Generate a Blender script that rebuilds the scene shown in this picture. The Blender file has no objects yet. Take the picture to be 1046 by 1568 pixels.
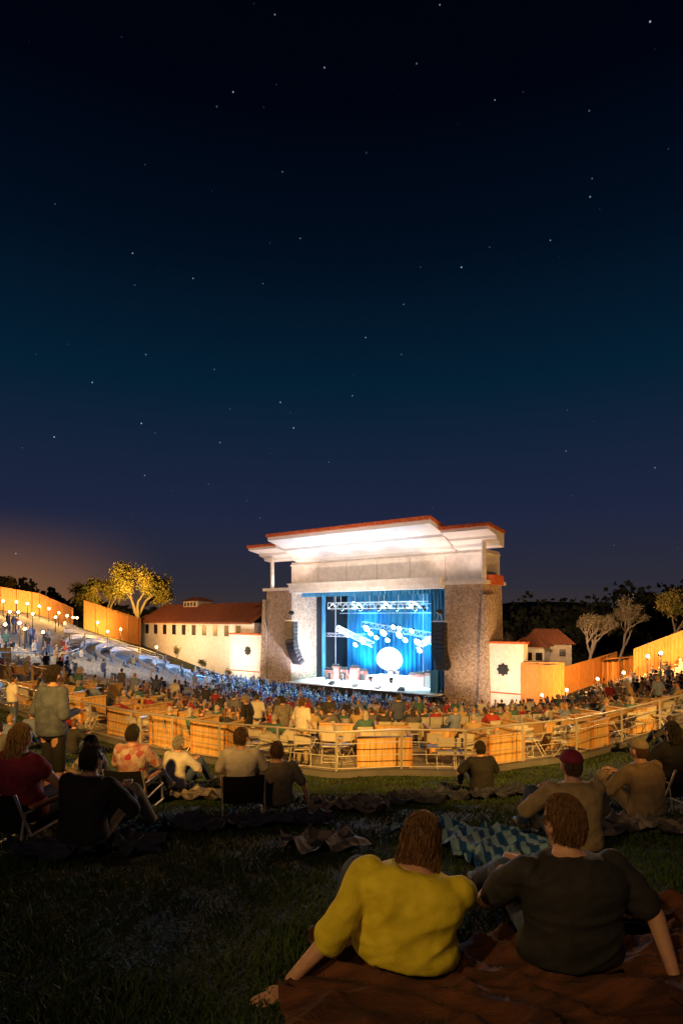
import bpy, math, random
import numpy as np
from mathutils import Vector, Matrix, noise
random.seed(7); rng=np.random.default_rng(7)
S=bpy.context.scene
F=900.0; HY=945.0
# ------------------------------------------------------------------ terrain (eye level is z = 0)
CP=[]
for px in (-80,0,523,1046,1130):
    CP+= [(px,1.5,1772),(px,2.7,1472),(px,4,1350-(8 if px!=523 else 0)),(px,6,1268)]
CP+=[(0,8.5,1212),(270,8.5,1224),(523,8.5,1230),(800,8.5,1226),(1046,8.5,1212),
(75,20,1115),(200,17,1148),(335,15,1173),(515,13.9,1193),(715,13.9,1190),(885,15.4,1165),(1010,18.3,1126),(0,14,1150),(1046,13,1160),
(335,18,1150),(523,17,1152),(800,18,1150),
(0,24,1083),(100,25,1085),(0,35,1020),(100,38,1045),(200,30,1085),(200,45,1050),(330,45,1080),(330,65,1060),(200,65,1018),
(100,60,1000),(0,50,975),(0,75,932),(60,80,940),(110,85,962),(140,80,978),(215,108,990),(0,110,930),(330,30,1112),(400,82,1055),(330,88,1040),(215,85,1000),
(523,20,1143),(700,20,1143),(523,30,1127),(700,30,1125),(523,45,1110),(700,45,1110),(560,60,1099),(700,60,1100),(500,68,1088),(700,68,1088),(523,78,1070),(700,78,1070),(523,90,1053),(523,110,1033),
(850,20,1138),(1046,22,1101),(850,32,1116),(1046,35,1066),(850,48,1100),(1046,50,1038),(950,55,1062),(850,60,1090),(950,70,1045),(800,64,1092),(900,75,1050),(1046,80,1005),(1046,110,985),
(0,200,942),(300,200,960),(523,200,985),(800,200,982),(1046,200,972)]
for px in (-80,300,700,1130): CP+=[(px,600,955),(px,3000,949)]
CP=np.array(CP,float)
cx=np.stack([(CP[:,0]-523)/F*3.0,np.log(CP[:,1])*1.0],1); cq=(CP[:,2]-HY)/F
def K(r2): return 0.5*r2*np.log(r2+1e-12)
n=len(cx); d2=((cx[:,None]-cx[None])**2).sum(-1)
A=np.zeros((n+3,n+3)); A[:n,:n]=K(d2)+np.eye(n)*2e-3; A[:n,n]=1; A[:n,n+1:]=cx; A[n,:n]=1; A[n+1:,:n]=cx.T
sol=np.linalg.solve(A,np.concatenate([cq,[0,0,0]])); wts=sol[:n]; aff=sol[n:]
def H(X,Y):
    X=np.atleast_1d(np.asarray(X,float)); Y=np.atleast_1d(np.asarray(Y,float)); X,Y=np.broadcast_arrays(X,Y); sh=X.shape; X=X.ravel();Y=Y.ravel()
    Yc=np.clip(Y,1.5,3500); u=np.clip(X/Yc,-.72,.72)
    out=np.empty(len(X))
    for s in range(0,len(X),20000):
        e=s+20000; p=np.stack([u[s:e]*3,np.log(Yc[s:e])],1)
        q=K(((p[:,None]-cx[None])**2).sum(-1))@wts+aff[0]+p@aff[1:]
        out[s:e]=-q*Yc[s:e]
    out=np.where(Y<1.5,out+0.15*(1.5-Y),out)
    return out.reshape(sh)
def h(x,y): return float(H(x,y)[0])
def G(px,Y,dz=0): 
    X=(px-523)/F*Y; return (X,Y,h(X,Y)+dz)
# ------------------------------------------------------------------ materials
def mat(name,col=(.5,.5,.5),rough=.7,col2=None,scale=5,bump=0,bscale=None,emit=None,estr=0,metal=0,kind='noise',detail=4,stretch=None,rand=None):
    m=bpy.data.materials.new(name); m.use_nodes=True; N=m.node_tree.nodes; L=m.node_tree.links; b=N['Principled BSDF']
    b.inputs['Base Color'].default_value=(*col,1); b.inputs['Roughness'].default_value=rough; b.inputs['Metallic'].default_value=metal
    tc=N.new('ShaderNodeTexCoord'); mp=N.new('ShaderNodeMapping'); L.new(tc.outputs['Object'],mp.inputs[0])
    if stretch: mp.inputs['Scale'].default_value=stretch
    def tex(kind,sc):
        if kind=='noise': t=N.new('ShaderNodeTexNoise'); t.inputs['Scale'].default_value=sc; t.inputs['Detail'].default_value=detail; o=t.outputs['Fac']
        elif kind=='voronoi': t=N.new('ShaderNodeTexVoronoi'); t.inputs['Scale'].default_value=sc; o=t.outputs['Distance']
        elif kind=='cells': t=N.new('ShaderNodeTexVoronoi'); t.inputs['Scale'].default_value=sc; o=t.outputs['Color']
        elif kind=='wave': t=N.new('ShaderNodeTexWave'); t.inputs['Scale'].default_value=sc; t.inputs['Distortion'].default_value=2; o=t.outputs['Fac']
        L.new(mp.outputs[0],t.inputs['Vector']); return o
    if col2 or rand:
        r=N.new('ShaderNodeValToRGB')
        if rand:
            oi=N.new('ShaderNodeObjectInfo'); L.new(oi.outputs['Random'],r.inputs[0]); r.color_ramp.interpolation='CONSTANT'
            el=r.color_ramp.elements
            while len(el)<len(rand): el.new(.5)
            for i,c in enumerate(rand): el[i].position=i/len(rand); el[i].color=(*c,1)
        else:
            o=tex(kind,scale); L.new(o,r.inputs[0]); r.color_ramp.elements[0].color=(*col,1); r.color_ramp.elements[1].color=(*col2,1)
            r.color_ramp.elements[0].position=.35; r.color_ramp.elements[1].position=.65
            if kind=='cells': r.color_ramp.elements[0].position=.1; r.color_ramp.elements[1].position=.9
        L.new(r.outputs[0],b.inputs['Base Color'])
    if bump:
        bp=N.new('ShaderNodeBump'); bp.inputs['Strength'].default_value=min(1,bump); bp.inputs['Distance'].default_value=.05
        o=tex('voronoi' if kind in('cells','voronoi') else kind,bscale or scale); L.new(o,bp.inputs['Height']); L.new(bp.outputs[0],b.inputs['Normal'])
    if emit: b.inputs['Emission Color'].default_value=(*emit,1); b.inputs['Emission Strength'].default_value=estr
    return m
M={}
M['grass']=mat('grass_ground',(.009,.018,.005),.95,(.028,.045,.012),3,.5,30)
M['blade']=mat('grass_blades',(.018,.045,.009),.75,(.055,.1,.022),1.3,detail=8)
M['concrete']=mat('concrete',(.2,.19,.17),.9,(.3,.29,.27),1.5,.2,20)
M['tier']=mat('dark_tier_concrete',(.08,.08,.085),.9,(.13,.13,.13),1.5,.2,20)
M['walk']=mat('walkway_concrete',(.26,.23,.19),.9,(.4,.36,.3),1.2,.2,20)
M['stone']=mat('field_stone',(.24,.18,.13),.9,(.5,.4,.3),4.6,.8,4.6,kind='cells')
M['white']=mat('white_stucco',(.66,.63,.58),.85,(.78,.75,.7),1.5,.1,15)
M['stucco']=mat('tan_stucco',(.36,.3,.22),.85,(.45,.38,.28),1.5,.1,15)
M['soffit']=mat('soffit_paint',(.72,.72,.72),.7,(.8,.8,.8),.6)
M['tile']=mat('clay_roof_tile',(.45,.085,.02),.8,(.64,.16,.045),3,.4,6)
M['tiled']=mat('brown_roof_tile',(.2,.06,.025),.85,(.3,.1,.04),3,.4,6)
M['wood']=mat('cedar_boards',(.42,.17,.04),.75,(.62,.28,.07),3,.3,9,stretch=(6,6,.5))
M['wood2']=mat('box_plywood',(.5,.3,.11),.7,(.68,.44,.17),3,.2,9,stretch=(6,6,.6))
M['metal']=mat('galvanised_steel',(.5,.48,.44),.45,metal=.4)
M['black']=mat('black_matt',(.012,.012,.014),.6)
M['dark']=mat('dark_window',(.01,.01,.012),.3)
M['seat']=mat('grey_seat_shell',(.3,.3,.31),.5,(.4,.4,.41),3)
M['chair']=mat('folding_chair_fabric',(.5,.47,.4),.6)
M['bulb']=mat('warm_bulb',(1,.8,.5),.5,emit=(1,.62,.25),estr=25)
M['bulbw']=mat('white_bulb',(1,1,1),.5,emit=(1,.86,.7),estr=25)
M['lens']=mat('stage_lamp_lens',(1,1,1),.5,emit=(.4,.9,1),estr=40)
M['lensw']=mat('stage_lamp_lens_warm',(1,1,1),.5,emit=(1,.75,.4),estr=20)
M['truss']=mat('aluminium_truss',(.65,.7,.75),.35,metal=.3)
M['drape']=mat('blue_drape',(.02,.13,.27),.8,(.05,.25,.43),1.2,stretch=(3,1,.25))
M['stagefloor']=mat('stage_deck',(.7,.74,.76),.4,(.8,.82,.84),1)
M['bark']=mat('bark',(.14,.1,.06),.95,(.28,.21,.14),8,.6)
M['barkpale']=mat('pale_bark',(.3,.24,.17),.95,(.42,.35,.27),8,.6)
M['leafy']=mat('yellow_green_leaves',(.09,.085,.012),.7,(.26,.19,.035),.45)
M['leafp']=mat('pale_twigs_leaves',(.15,.12,.06),.8,(.28,.22,.12),.5)
M['leafd']=mat('dark_foliage',(.02,.026,.012),.9,(.055,.06,.025),.15)
M['hill']=mat('hill_scrub',(.015,.018,.01),.95,(.03,.03,.02),.02)
M['skin']=mat('skin',(.5,.27,.17),.55,(.58,.33,.22),20,.05,60)
M['lip']=mat('lips',(.35,.1,.08),.5); M['eye']=mat('eyes',(.02,.015,.01),.2)
M['shoe']=mat('shoes',(.03,.03,.035),.6)
M['jeans']=mat('denim',(.03,.05,.1),.85,(.05,.08,.15),40,.2,80)
M['khaki']=mat('khaki_cloth',(.25,.2,.13),.85,(.32,.26,.17),30,.2,60)
for k_,a_,c_ in(('hairb',(.045,.022,.01),(.13,.07,.03)),('hairy',(.22,.13,.05),(.38,.25,.11)),('haird',(.012,.01,.008),(.04,.03,.02)),('hairg',(.2,.19,.18),(.35,.33,.3)),('haira',(.08,.035,.012),(.24,.12,.045))): M[k_]=mat('hair_'+k_,a_,.5,c_,30,.6,60,stretch=(4,4,.4))
M['yellow']=mat('yellow_shirt',(.55,.45,.012),.85,(.7,.58,.03),12,.1,90)
M['blackt']=mat('black_tshirt',(.012,.012,.014),.85,(.02,.019,.019),12,.1,90)
M['greyt']=mat('grey_tshirt',(.13,.12,.1),.85,(.2,.18,.15),12,.2,60)
M['blueg']=mat('blue_grey_hoodie',(.07,.09,.13),.85,(.12,.15,.2),12,.2,60)
M['whitet']=mat('white_tshirt',(.5,.48,.44),.85,(.62,.6,.55),12,.2,60)
M['maroon']=mat('magenta_top',(.2,.012,.04),.85,(.3,.03,.07),12,.2,60)
M['floral']=mat('floral_print',(.35,.03,.04),.85,(.55,.5,.42),14,.1,30,kind='cells')
M['print']=mat('patterned_shirt',(.05,.06,.08),.85,(.4,.36,.3),16,.1,30,kind='cells')
M['tan']=mat('tan_jacket',(.28,.2,.1),.85,(.38,.28,.15),12,.2,60)
M['blbrown']=mat('brown_blanket',(.045,.016,.008),.95,(.15,.05,.02),5,.5,60,stretch=(1,4,1))
M['blblue']=mat('striped_blanket',(.01,.09,.3),.9,(.3,.5,.62),2.2,.4,60,kind='wave',stretch=(1,.3,.3))
M['blpat']=mat('patterned_blanket',(.02,.022,.05),.9,(.33,.28,.24),9,.3,kind='cells')
M['blnavy']=mat('navy_blanket',(.015,.02,.045),.9,(.06,.07,.12),9,.3,stretch=(1,4,1))
M['amp']=mat('red_amp',(.45,.04,.04),.6,(.5,.3,.25),3,kind='cells')
M['cr_shirt']=mat('crowd_shirts',(.3,.3,.3),.85,rand=[(.06,.08,.16),(.5,.48,.45),(.03,.03,.03),(.3,.03,.03),(.15,.2,.36),(.04,.04,.05),(.22,.18,.14),(.05,.12,.12),(.36,.26,.13),(.1,.1,.12)])
M['cr_hair']=mat('crowd_hair',(.3,.3,.3),.6,rand=[(.02,.015,.01),(.12,.06,.03),(.3,.2,.09),(.05,.03,.02),(.3,.28,.26),(.03,.02,.015)])
# ------------------------------------------------------------------ mesh builder
def link(o,parent=None):
    S.collection.objects.link(o)
    if parent: o.parent=parent
    return o
def empty(name,loc=(0,0,0),rz=0):
    e=bpy.data.objects.new(name,None); e.location=loc; e.rotation_euler[2]=rz; e.empty_display_size=.3; return link(e)
class MB:
    def __init__(s): s.v=[];s.f=[];s.m=[];s.mats=[]
    def mi(s,m):
        if m not in s.mats: s.mats.append(m)
        return s.mats.index(m)
    def add(s,vs,fs,m):
        o=len(s.v); s.v+= [tuple(v) for v in vs]; k=s.mi(m)
        for f in fs: s.f.append([i+o for i in f]); s.m.append(k)
    def box(s,c,d,m,rz=0,R=None):
        x,y,z=[k/2 for k in d]
        vs=[Vector((a*x,b*y,e*z)) for a in(-1,1) for b in(-1,1) for e in(-1,1)]
        R=R or Matrix.Rotation(rz,3,'Z'); c=Vector(c)
        s.add([R@v+c for v in vs],[(0,1,3,2),(4,6,7,5),(0,4,5,1),(2,3,7,6),(0,2,6,4),(1,5,7,3)],m)
    def b2(s,lo,hi,m): s.box([(a+b)/2 for a,b in zip(lo,hi)],[abs(b-a) for a,b in zip(lo,hi)],m)
    def tube(s,pts,r,m,seg=6,cap=True):
        pts=[Vector(p) for p in pts]; rs=r if isinstance(r,(list,tuple)) else [r]*len(pts); vs=[];fs=[]
        for i,p in enumerate(pts):
            t=(pts[min(i+1,len(pts)-1)]-pts[max(i-1,0)]).normalized()
            a=t.cross(Vector((0,0,1)) if abs(t.z)<.95 else Vector((1,0,0))).normalized(); b=t.cross(a)
            for k in range(seg):
                w=2*math.pi*k/seg; vs.append(p+(a*math.cos(w)+b*math.sin(w))*rs[i])
        for i in range(len(pts)-1):
            for k in range(seg): fs.append((i*seg+k,i*seg+(k+1)%seg,(i+1)*seg+(k+1)%seg,(i+1)*seg+k))
        if cap: fs.append(tuple(range(seg))[::-1]); fs.append(tuple((len(pts)-1)*seg+k for k in range(seg)))
        s.add(vs,fs,m)
    def loft(s,rings,m):
        n=len(rings[0]); vs=[v for r in rings for v in r]; fs=[]
        for i in range(len(rings)-1):
            for k in range(n): fs.append((i*n+k,i*n+(k+1)%n,(i+1)*n+(k+1)%n,(i+1)*n+k))
        fs.append(tuple(range(n))[::-1]); fs.append(tuple((len(rings)-1)*n+k for k in range(n))); s.add(vs,fs,m)
    def sphere(s,c,r,m,seg=12,rg=8,R=None):
        r=r if isinstance(r,(tuple,list)) else (r,r,r); c=Vector(c); vs=[];fs=[]
        for i in range(rg+1):
            t=math.pi*(i+.02)/(rg+.04)
            for k in range(seg):
                w=2*math.pi*k/seg; v=Vector((r[0]*math.sin(t)*math.cos(w),r[1]*math.sin(t)*math.sin(w),r[2]*math.cos(t)))
                if R: v=R@v
                vs.append(v+c)
        for i in range(rg):
            for k in range(seg): fs.append((i*seg+k,(i+1)*seg+k,(i+1)*seg+(k+1)%seg,i*seg+(k+1)%seg))
        s.add(vs,fs,m)
    def obj(s,name,parent=None,smooth=False,loc=None,rz=0):
        me=bpy.data.meshes.new(name); me.from_pydata(s.v,[],s.f)
        for m in s.mats: me.materials.append(m)
        me.polygons.foreach_set('material_index',s.m)
        if smooth: me.polygons.foreach_set('use_smooth',[True]*len(s.f))
        me.update(); o=bpy.data.objects.new(name,me)
        if loc: o.location=loc
        o.rotation_euler[2]=rz
        return link(o,parent)
def npmesh(name,V,Fc,m,parent=None,smooth=False):
    V=np.asarray(V,np.float32); Fc=np.asarray(Fc,np.int32); k=Fc.shape[1]
    me=bpy.data.meshes.new(name); me.vertices.add(len(V)); me.vertices.foreach_set('co',V.ravel())
    me.loops.add(Fc.size); me.loops.foreach_set('vertex_index',Fc.ravel()); me.polygons.add(len(Fc))
    me.polygons.foreach_set('loop_start',np.arange(len(Fc))*k); me.polygons.foreach_set('loop_total',np.full(len(Fc),k))
    if smooth: me.polygons.foreach_set('use_smooth',np.ones(len(Fc),bool))
    me.materials.append(m); me.update(calc_edges=True); return link(bpy.data.objects.new(name,me),parent)
def gridfaces(nr,nc):
    i,j=np.meshgrid(np.arange(nr-1),np.arange(nc-1),indexing='ij'); a=(i*nc+j).ravel()
    return np.stack([a,a+1,a+nc+1,a+nc],1)
# ------------------------------------------------------------------ ground
t=np.linspace(-1,1,281); xs=np.sign(t)*(np.sinh(np.abs(t)*8)/math.sinh(8))*3000+t*25
ys=np.concatenate([np.linspace(-40,0,30)[:-1],0+np.cumsum(np.full(60,.25)),]); y=ys[-1]; st=.25; L=[]
while y<3300: st*=1.017 if y<110 else 1.06; y+=st; L.append(y)
ys=np.concatenate([ys,L]); YY,XX=np.meshgrid(ys,xs,indexing='ij')
npmesh('grass_ground',np.stack([XX.ravel(),YY.ravel(),H(XX,YY).ravel()],1),gridfaces(len(ys),len(xs)),M['grass'],smooth=True)
rpx=np.array([-90,0,75,200,335,515,715,885,1010,1130.]); rY=np.array([27,24,20.5,17.2,15,13.9,13.9,15.4,18.3,22.])
rX=(rpx-523)/F*rY
Xg=np.linspace(rX[0],rX[-1],200); Yg=np.interp(Xg,rX,rY); 
for _ in range(30): Yg[1:-1]=(Yg[:-2]+Yg[1:-1]+Yg[2:])/3
def railY(x): return float(np.interp(x,Xg,Yg))
# grass blades over the whole lawn, up to the kerb
NB=230000; Yb=1.25+ (rng.random(NB)**1.6)*23; Xb=(rng.random(NB)*1.5-.75)*Yb
dens=np.sin(Xb*3.1+1)*np.sin(Yb*2.7+Xb)+.6*np.sin(Xb*9+Yb*4)*np.sin(Yb*8)+rng.random(NB)*2; kp=(dens>.4)&(Yb<np.interp(Xb,Xg,Yg)-.15); Xb=Xb[kp];Yb=Yb[kp]; zb=H(Xb,Yb); nb=len(Xb)
ang=rng.random(nb)*6.283; hh=.02+.035*rng.random(nb)+.014*np.sin(Xb*5)*np.sin(Yb*6); w=.0025+.0022*rng.random(nb)+.0008*Yb; lx=rng.normal(0,.028,nb); ly=rng.normal(0,.028,nb)
V=np.empty((nb,3,3)); V[:,0]=np.stack([Xb-w*np.cos(ang),Yb-w*np.sin(ang),zb-.005],1); V[:,1]=np.stack([Xb+w*np.cos(ang),Yb+w*np.sin(ang),zb-.005],1); V[:,2]=np.stack([Xb+lx,Yb+ly,zb+hh],1)
npmesh('lawn_grass',V.reshape(-1,3),np.arange(nb*3).reshape(-1,3),M['blade'])
CX,CY=1.0,76.0
rr=np.linspace(7,53,60); th=np.radians(np.linspace(-100,58,120)); RR,TT=np.meshgrid(rr,th,indexing='ij'); X=CX+RR*np.sin(TT); Y=CY-RR*np.cos(TT)
npmesh('concrete_seating_bowl',np.stack([X.ravel(),Y.ravel(),(H(X,Y)+.07).ravel()],1),gridfaces(60,120),M['tier'],smooth=True)
of=np.linspace(-.05,5.2,22); OO,_=np.meshgrid(of,Xg,indexing='ij'); X=np.broadcast_to(Xg,OO.shape); Y=Yg[None]+OO
npmesh('concrete_walkway',np.stack([X.ravel(),Y.ravel(),(H(X,Y)+.05).ravel()],1),gridfaces(22,200),M['walk'],smooth=True)
b=MB()
for i in range(0,199):
    x0,x1=Xg[i],Xg[i+1]; y0,y1=Yg[i]-.12,Yg[i+1]-.12; z0=h(x0,y0);z1=h(x1,y1)
    b.add([(x0,y0,z0-.2),(x1,y1,z1-.2),(x1,y1,z1+.14),(x0,y0,z0+.14),(x0,y0+.15,z0-.2),(x1,y1+.15,z1-.2),(x1,y1+.15,z1+.14),(x0,y0+.15,z0+.14)],[(0,1,2,3),(3,2,6,7),(5,4,7,6)],M['tier'])
b.obj('kerb_wall')
def railing(name,pts,hgt=1.05,rad=.022,mids=3,m=None,postevery=1):
    m=m or M['metal']; b=MB(); P=[(x,y,h(x,y)) for x,y in pts]
    for k in range(mids+1):
        z=hgt*(1-k*.27); b.tube([(x,y,zz+z) for x,y,zz in P],rad if k==0 else rad*.4,m)
    for i,(x,y,z) in enumerate(P):
        if i%postevery==0: b.tube([(x,y,z-.1),(x,y,z+hgt)],rad*1.1,m)
    return b.obj(name)
ppx=[-60,0,75,140,200,265,335,425,515,615,715,800,885,950,1010,1080]
railing('lawn_railing',[( (p-523)/F*np.interp(p,rpx,rY), railY((p-523)/F*np.interp(p,rpx,rY))+.0) for p in ppx],1.08,.028)
# ------------------------------------------------------------------ stage building
BR=math.atan2(-.6,.8); BO=Vector((2.6,77.5,0)); bld=empty('concert_stage_building',BO,BR)
def BL(a,b,z): return (BO.x+.8*a-.6*b, BO.y-.6*a-.8*b, z)
def AP(px,bd):
    k=(px-523)/F; return ((BO.y-.8*bd)*k-BO.x+.6*bd)/(.8+.6*k)
b=MB()
def lb(b,a0,a1,b0,b1,z0,z1,m): b.b2((a0,-b1,z0),(a1,-b0,z1),m)
GZ=-11.6
for a0,a1,side in((-17.2,-12.2,-1),(12.2,17.0,1)):
    o=.45
    vs=[(a0-(o if side<0 else 0),-.25,GZ),(a1+(o if side>0 else 0),-.25,GZ),(a1+(o if side>0 else 0),5.6,GZ),(a0-(o if side<0 else 0),5.6,GZ),(a0,0,3.8),(a1,0,3.8),(a1,5.6,3.8),(a0,5.6,3.8)]
    b.add(vs,[(0,1,5,4),(1,2,6,5),(2,3,7,6),(3,0,4,7),(4,5,6,7)],M['stone'])
    ao=a0-.5 if side<0 else a1+.1
    vs=[(ao-.5,-.55,GZ),(ao+.9,-.55,GZ),(ao+.9,2.5,GZ),(ao-.5,2.5,GZ),(ao-.1,-.3,2.6),(ao+.5,-.3,2.6),(ao+.5,2.2,2.6),(ao-.1,2.2,2.6)]
    b.add(vs,[(0,1,5,4),(1,2,6,5),(2,3,7,6),(3,0,4,7),(4,5,6,7)],M['stone'])
b.obj('stone_piers',bld)
b=MB()
lb(b,-17.6,-12.0,-5.7,.5,3.82,4.25,M['white']); lb(b,12.0,17.5,-5.7,.5,3.82,4.25,M['white'])
lb(b,-12.0,12.0,-.9,1.0,3.9,4.6,M['white']); lb(b,-12.2,12.2,-1.2,.6,3.45,3.9,M['white']); lb(b,-12.1,12.1,-1.0,1.2,4.6,4.75,M['white'])
lb(b,-13.6,16.6,-6,-1.5,4.25,8.0,M['white']); lb(b,-13.7,16.7,-6,-1.35,7.5,7.7,M['white'])
for a in np.linspace(-8.5,11.5,5): lb(b,a-.03,a+.03,-1.5,-1.47,4.8,7.45,M['stucco'])
lb(b,-12.2,12.2,-1.5,-1.0,3.5,4.3,M['white'])
b.obj('upper_wall_and_cornice',bld)
def canopy(b,a0,a1,bf,zf,bb,zb,th=.5):
    prof=[(bb,zb),(bb+1.2,zb+.15),(bb+1.3,zb+.5),((bb+bf)/2,zb+(zf-zb)*.55),((bb+bf)/2+.1,zb+(zf-zb)*.55+.3),(bf,zf),(bf,zf+th)]
    vs=[(a0,-p[0],p[1]) for p in prof]+[(a1,-p[0],p[1]) for p in prof]; n=len(prof)
    b.add(vs,[(i,i+1,n+i+1,n+i) for i in range(n-1)],M['soffit'])
    top=[(bb,zb+th+1.2)]; 
    vs=[(a0,-p[0],p[1]) for p in prof+top]+[(a1,-p[0],p[1]) for p in prof+top]; n+=1
    b.add(vs,[tuple(range(n)),tuple(range(2*n-1,n-1,-1))],M['soffit'])
    T=.34
    c=[(a0-.15,-bf-.25,zf+th),(a1+.15,-bf-.25,zf+th),(a1+.15,-bb,zb+th+1.25),(a0-.15,-bb,zb+th+1.25)]
    c2=[(x,y,z+T) for x,y,z in c]
    b.add(c+c2,[(0,1,2,3),(4,7,6,5),(0,4,5,1),(1,5,6,2),(2,6,7,3),(3,7,4,0)],M['tile'])
    for k in range(int((a1-a0)/.4)): x=a0+.2+k*.4; b.tube([(x,-bf-.35,zf+th+T*.75),(x,-bf+.6,zf+th+T+.02)],.13,M['tile'],6)
b=MB()
canopy(b,-12.2,12.9,5.0,10.5,-1.5,8.0)
canopy(b,-18.0,-12.45,3.0,9.7,-1.5,8.3,.35)
canopy(b,13.15,18.9,3.0,9.6,-1.5,8.0,.35)
lb(b,16.9,17.9,-4,-1,3.8,4.9,M['tile'])
b.obj('canopy_roof',bld)
b=MB(); b.tube([(-15.8,-.3,4.2),(-15.8,-.3,8.9)],.28,M['white'],12); b.tube([(-14.6,4,4.2),(-14.6,4,8.9)],.28,M['white'],12); b.tube([(17.2,-.2,4.2),(17.2,-.2,8.9)],.28,M['white'],12); b.obj('roof_columns',bld)
b=MB()
lb(b,-25.2,-17.75,-6,0,GZ,-2.75,M['white']); lb(b,-25.35,-17.8,-6.1,.15,-2.75,-2.5,M['tile'])
lb(b,17.7,21.7,-1.4,0,GZ,-3.0,M['white']); lb(b,17.75,21.85,-1.5,.15,-3.0,-2.75,M['tile'])
for a,z in((-21.2,-5.2),(19.4,-5.9)):
    for k in range(3): b.tube([(a,-.02-k*.05,z),(a,-.08-k*.05,z)],.6-.15*k,M['black'],24)
    for k in range(8):
        w=k*math.pi/4; b.box((a+math.cos(w)*.6,-.06,z+math.sin(w)*.6),(.22,.08,.22),M['black'],R=Matrix.Rotation(-w,3,'Y'))
lb(b,-25.3,-17.76,.0,.12,-8.4,-8.25,M['tile']); lb(b,17.72,21.8,.0,.12,-8.6,-8.45,M['tile'])
b.obj('side_wings',bld)
b=MB()
lb(b,-12.1,12.1,-14,1.6,GZ,-9.3,M['black']); lb(b,-12.05,12.05,-13.9,1.7,-9.3,-9.2,M['stagefloor'])
lb(b,-12.4,12.4,-14.5,-14.1,GZ,4,M['black']); lb(b,-12.4,-12.2,-14,-5.6,GZ,4,M['black']); lb(b,12.2,12.4,-14,-5.6,GZ,4,M['black'])
lb(b,-12.4,12.4,-14.4,-1.5,4.26,4.4,M['black'])
b.obj('stage_house',bld)
def drape(name,a0,a1,bd,z0,z1,m,amp=.18,wl=.55):
    na=int((a1-a0)*14); A_=np.linspace(a0,a1,na); Z_=np.linspace(z0,z1,6); AA,ZZ=np.meshgrid(A_,Z_,indexing='ij')
    yy=-bd+amp*np.sin(AA*6.283/wl+np.sin(AA*1.3)*1.5)
    npmesh(name,np.stack([AA.ravel(),yy.ravel(),ZZ.ravel()],1),gridfaces(na,6),m,bld,True)
drape('back_drape',-12,12,-13.4,-9.2,4,M['drape'],.25,.9)
drape('wing_drape',8.8,12.0,-3.0,-9.2,3.6,M['drape']); drape('wing_drape_left',-12.0,-11.2,-6.5,-9.2,3.6,M['drape'])
drape('border_drape',-12,12,-1.8,2.9,3.7,M['drape'])
def truss(b,p0,p1,w=.5,r=.045,n=None):
    p0=Vector(p0);p1=Vector(p1); L=(p1-p0).length; t=(p1-p0)/L; up=Vector((0,0,1)); s=t.cross(up).normalized(); up=s.cross(t)
    c=[(s*i+up*j)*w/2 for i,j in((-1,-1),(1,-1),(1,1),(-1,1))]; n=n or int(L/w/1.3)
    for o in c: b.tube([p0+o,p1+o],r,M['truss'],5)
    for k in range(n):
        a=p0+t*(L*k/n); d=p0+t*(L*(k+1)/n)
        for i in range(4):
            j=(i+1)%4; b.tube([a+c[i],d+c[j]],r*.6,M['truss'],4); b.tube([a+c[i],a+c[j]],r*.6,M['truss'],4)
def AZ(px,py,bd):
    a=AP(px,bd); Yd=BO.y-.6*a-.8*bd; return (a,-bd,(HY-py)/F*Yd)
b=MB(); truss(b,AZ(505,928,-3),AZ(654,926,-3),.85,.065)
for px in(512,580,645): p=AZ(px,922,-3); b.tube([p,(p[0],p[1],4.2)],.03,M['truss'])
truss(b,AZ(516,962,-5),AZ(572,988,-8),.75,.06); truss(b,AZ(556,956,-9),AZ(664,974,-9),.75,.06); truss(b,AZ(668,975,-5),AZ(640,990,-8),.6,.05); truss(b,AZ(500,972,-8),AZ(560,974,-10),.5,.04)
for px in(503,514,648): p=AZ(px,960,-10); b.tube([(p[0],p[1],-9.2),(p[0],p[1],3.9)],.07,M['truss'])
p=AZ(497,930,-7); truss(b,(p[0],p[1],-9.2),(p[0],p[1],3.8),.6)
for px in range(500,680,22): p=AZ(px,915,-11); b.tube([(p[0],p[1],1.0),(p[0],p[1],4.2)],.05,M['truss'])
for z in(1.9,.6): p=AZ(492,920,-11.5);q=AZ(676,920,-11.5); b.tube([(p[0],p[1],z),(q[0],q[1],z)],.06,M['truss'])
b.obj('lighting_truss',bld)
b=MB()
def can(p,m,aim=(0,-.7,-.7),r=.32):
    p=Vector(p); d=Vector(aim).normalized()
    b.tube([p-d*.55,p-d*.3,p,p+d*.1],[.12,r*.8,r,r*1.05],M['black'],12); b.tube([p+d*.11,p+d*.13],r*.95,m,12); b.tube([p-d*.3,p+Vector((0,0,.6))],.04,M['black'])
for i,(px,py) in enumerate([(524,966),(532,972),(545,987),(562,962),(568,970),(577,976),(588,969),(594,980),(603,960),(612,972),(621,980),(631,966),(640,983),(655,978),(664,986),(556,982),(643,996),(612,962)]):
    can(AZ(px,py,-7.5),M['lensw'] if i in(1,2,12) else M['lens'],(.1*math.sin(i*2),-.85,-.5),.36 if i%3 else .52)
for px in range(510,655,14): can(AZ(px,933,-2.8),M['lens'] if px%4==0 else M['black'],(0,.6,-.8),.22)
b.obj('stage_lights',bld,True)
b=MB(); n=48; sc_=AZ(596,1009,-11.2); vs=[(sc_[0]+2.3*math.cos(6.283*k/n),sc_[1],sc_[2]+1.75*math.sin(6.283*k/n)-.18*abs(math.cos(6.283*k/n))**2) for k in range(n)]
ms=mat('projection_screen',(.8,.8,.8),.8,emit=(.8,.95,1),estr=1.1)
N=ms.node_tree.nodes;Lk=ms.node_tree.links; tc=N.new('ShaderNodeTexCoord'); nz=N.new('ShaderNodeTexNoise'); nz.inputs['Scale'].default_value=.7; cr=N.new('ShaderNodeValToRGB')
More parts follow.
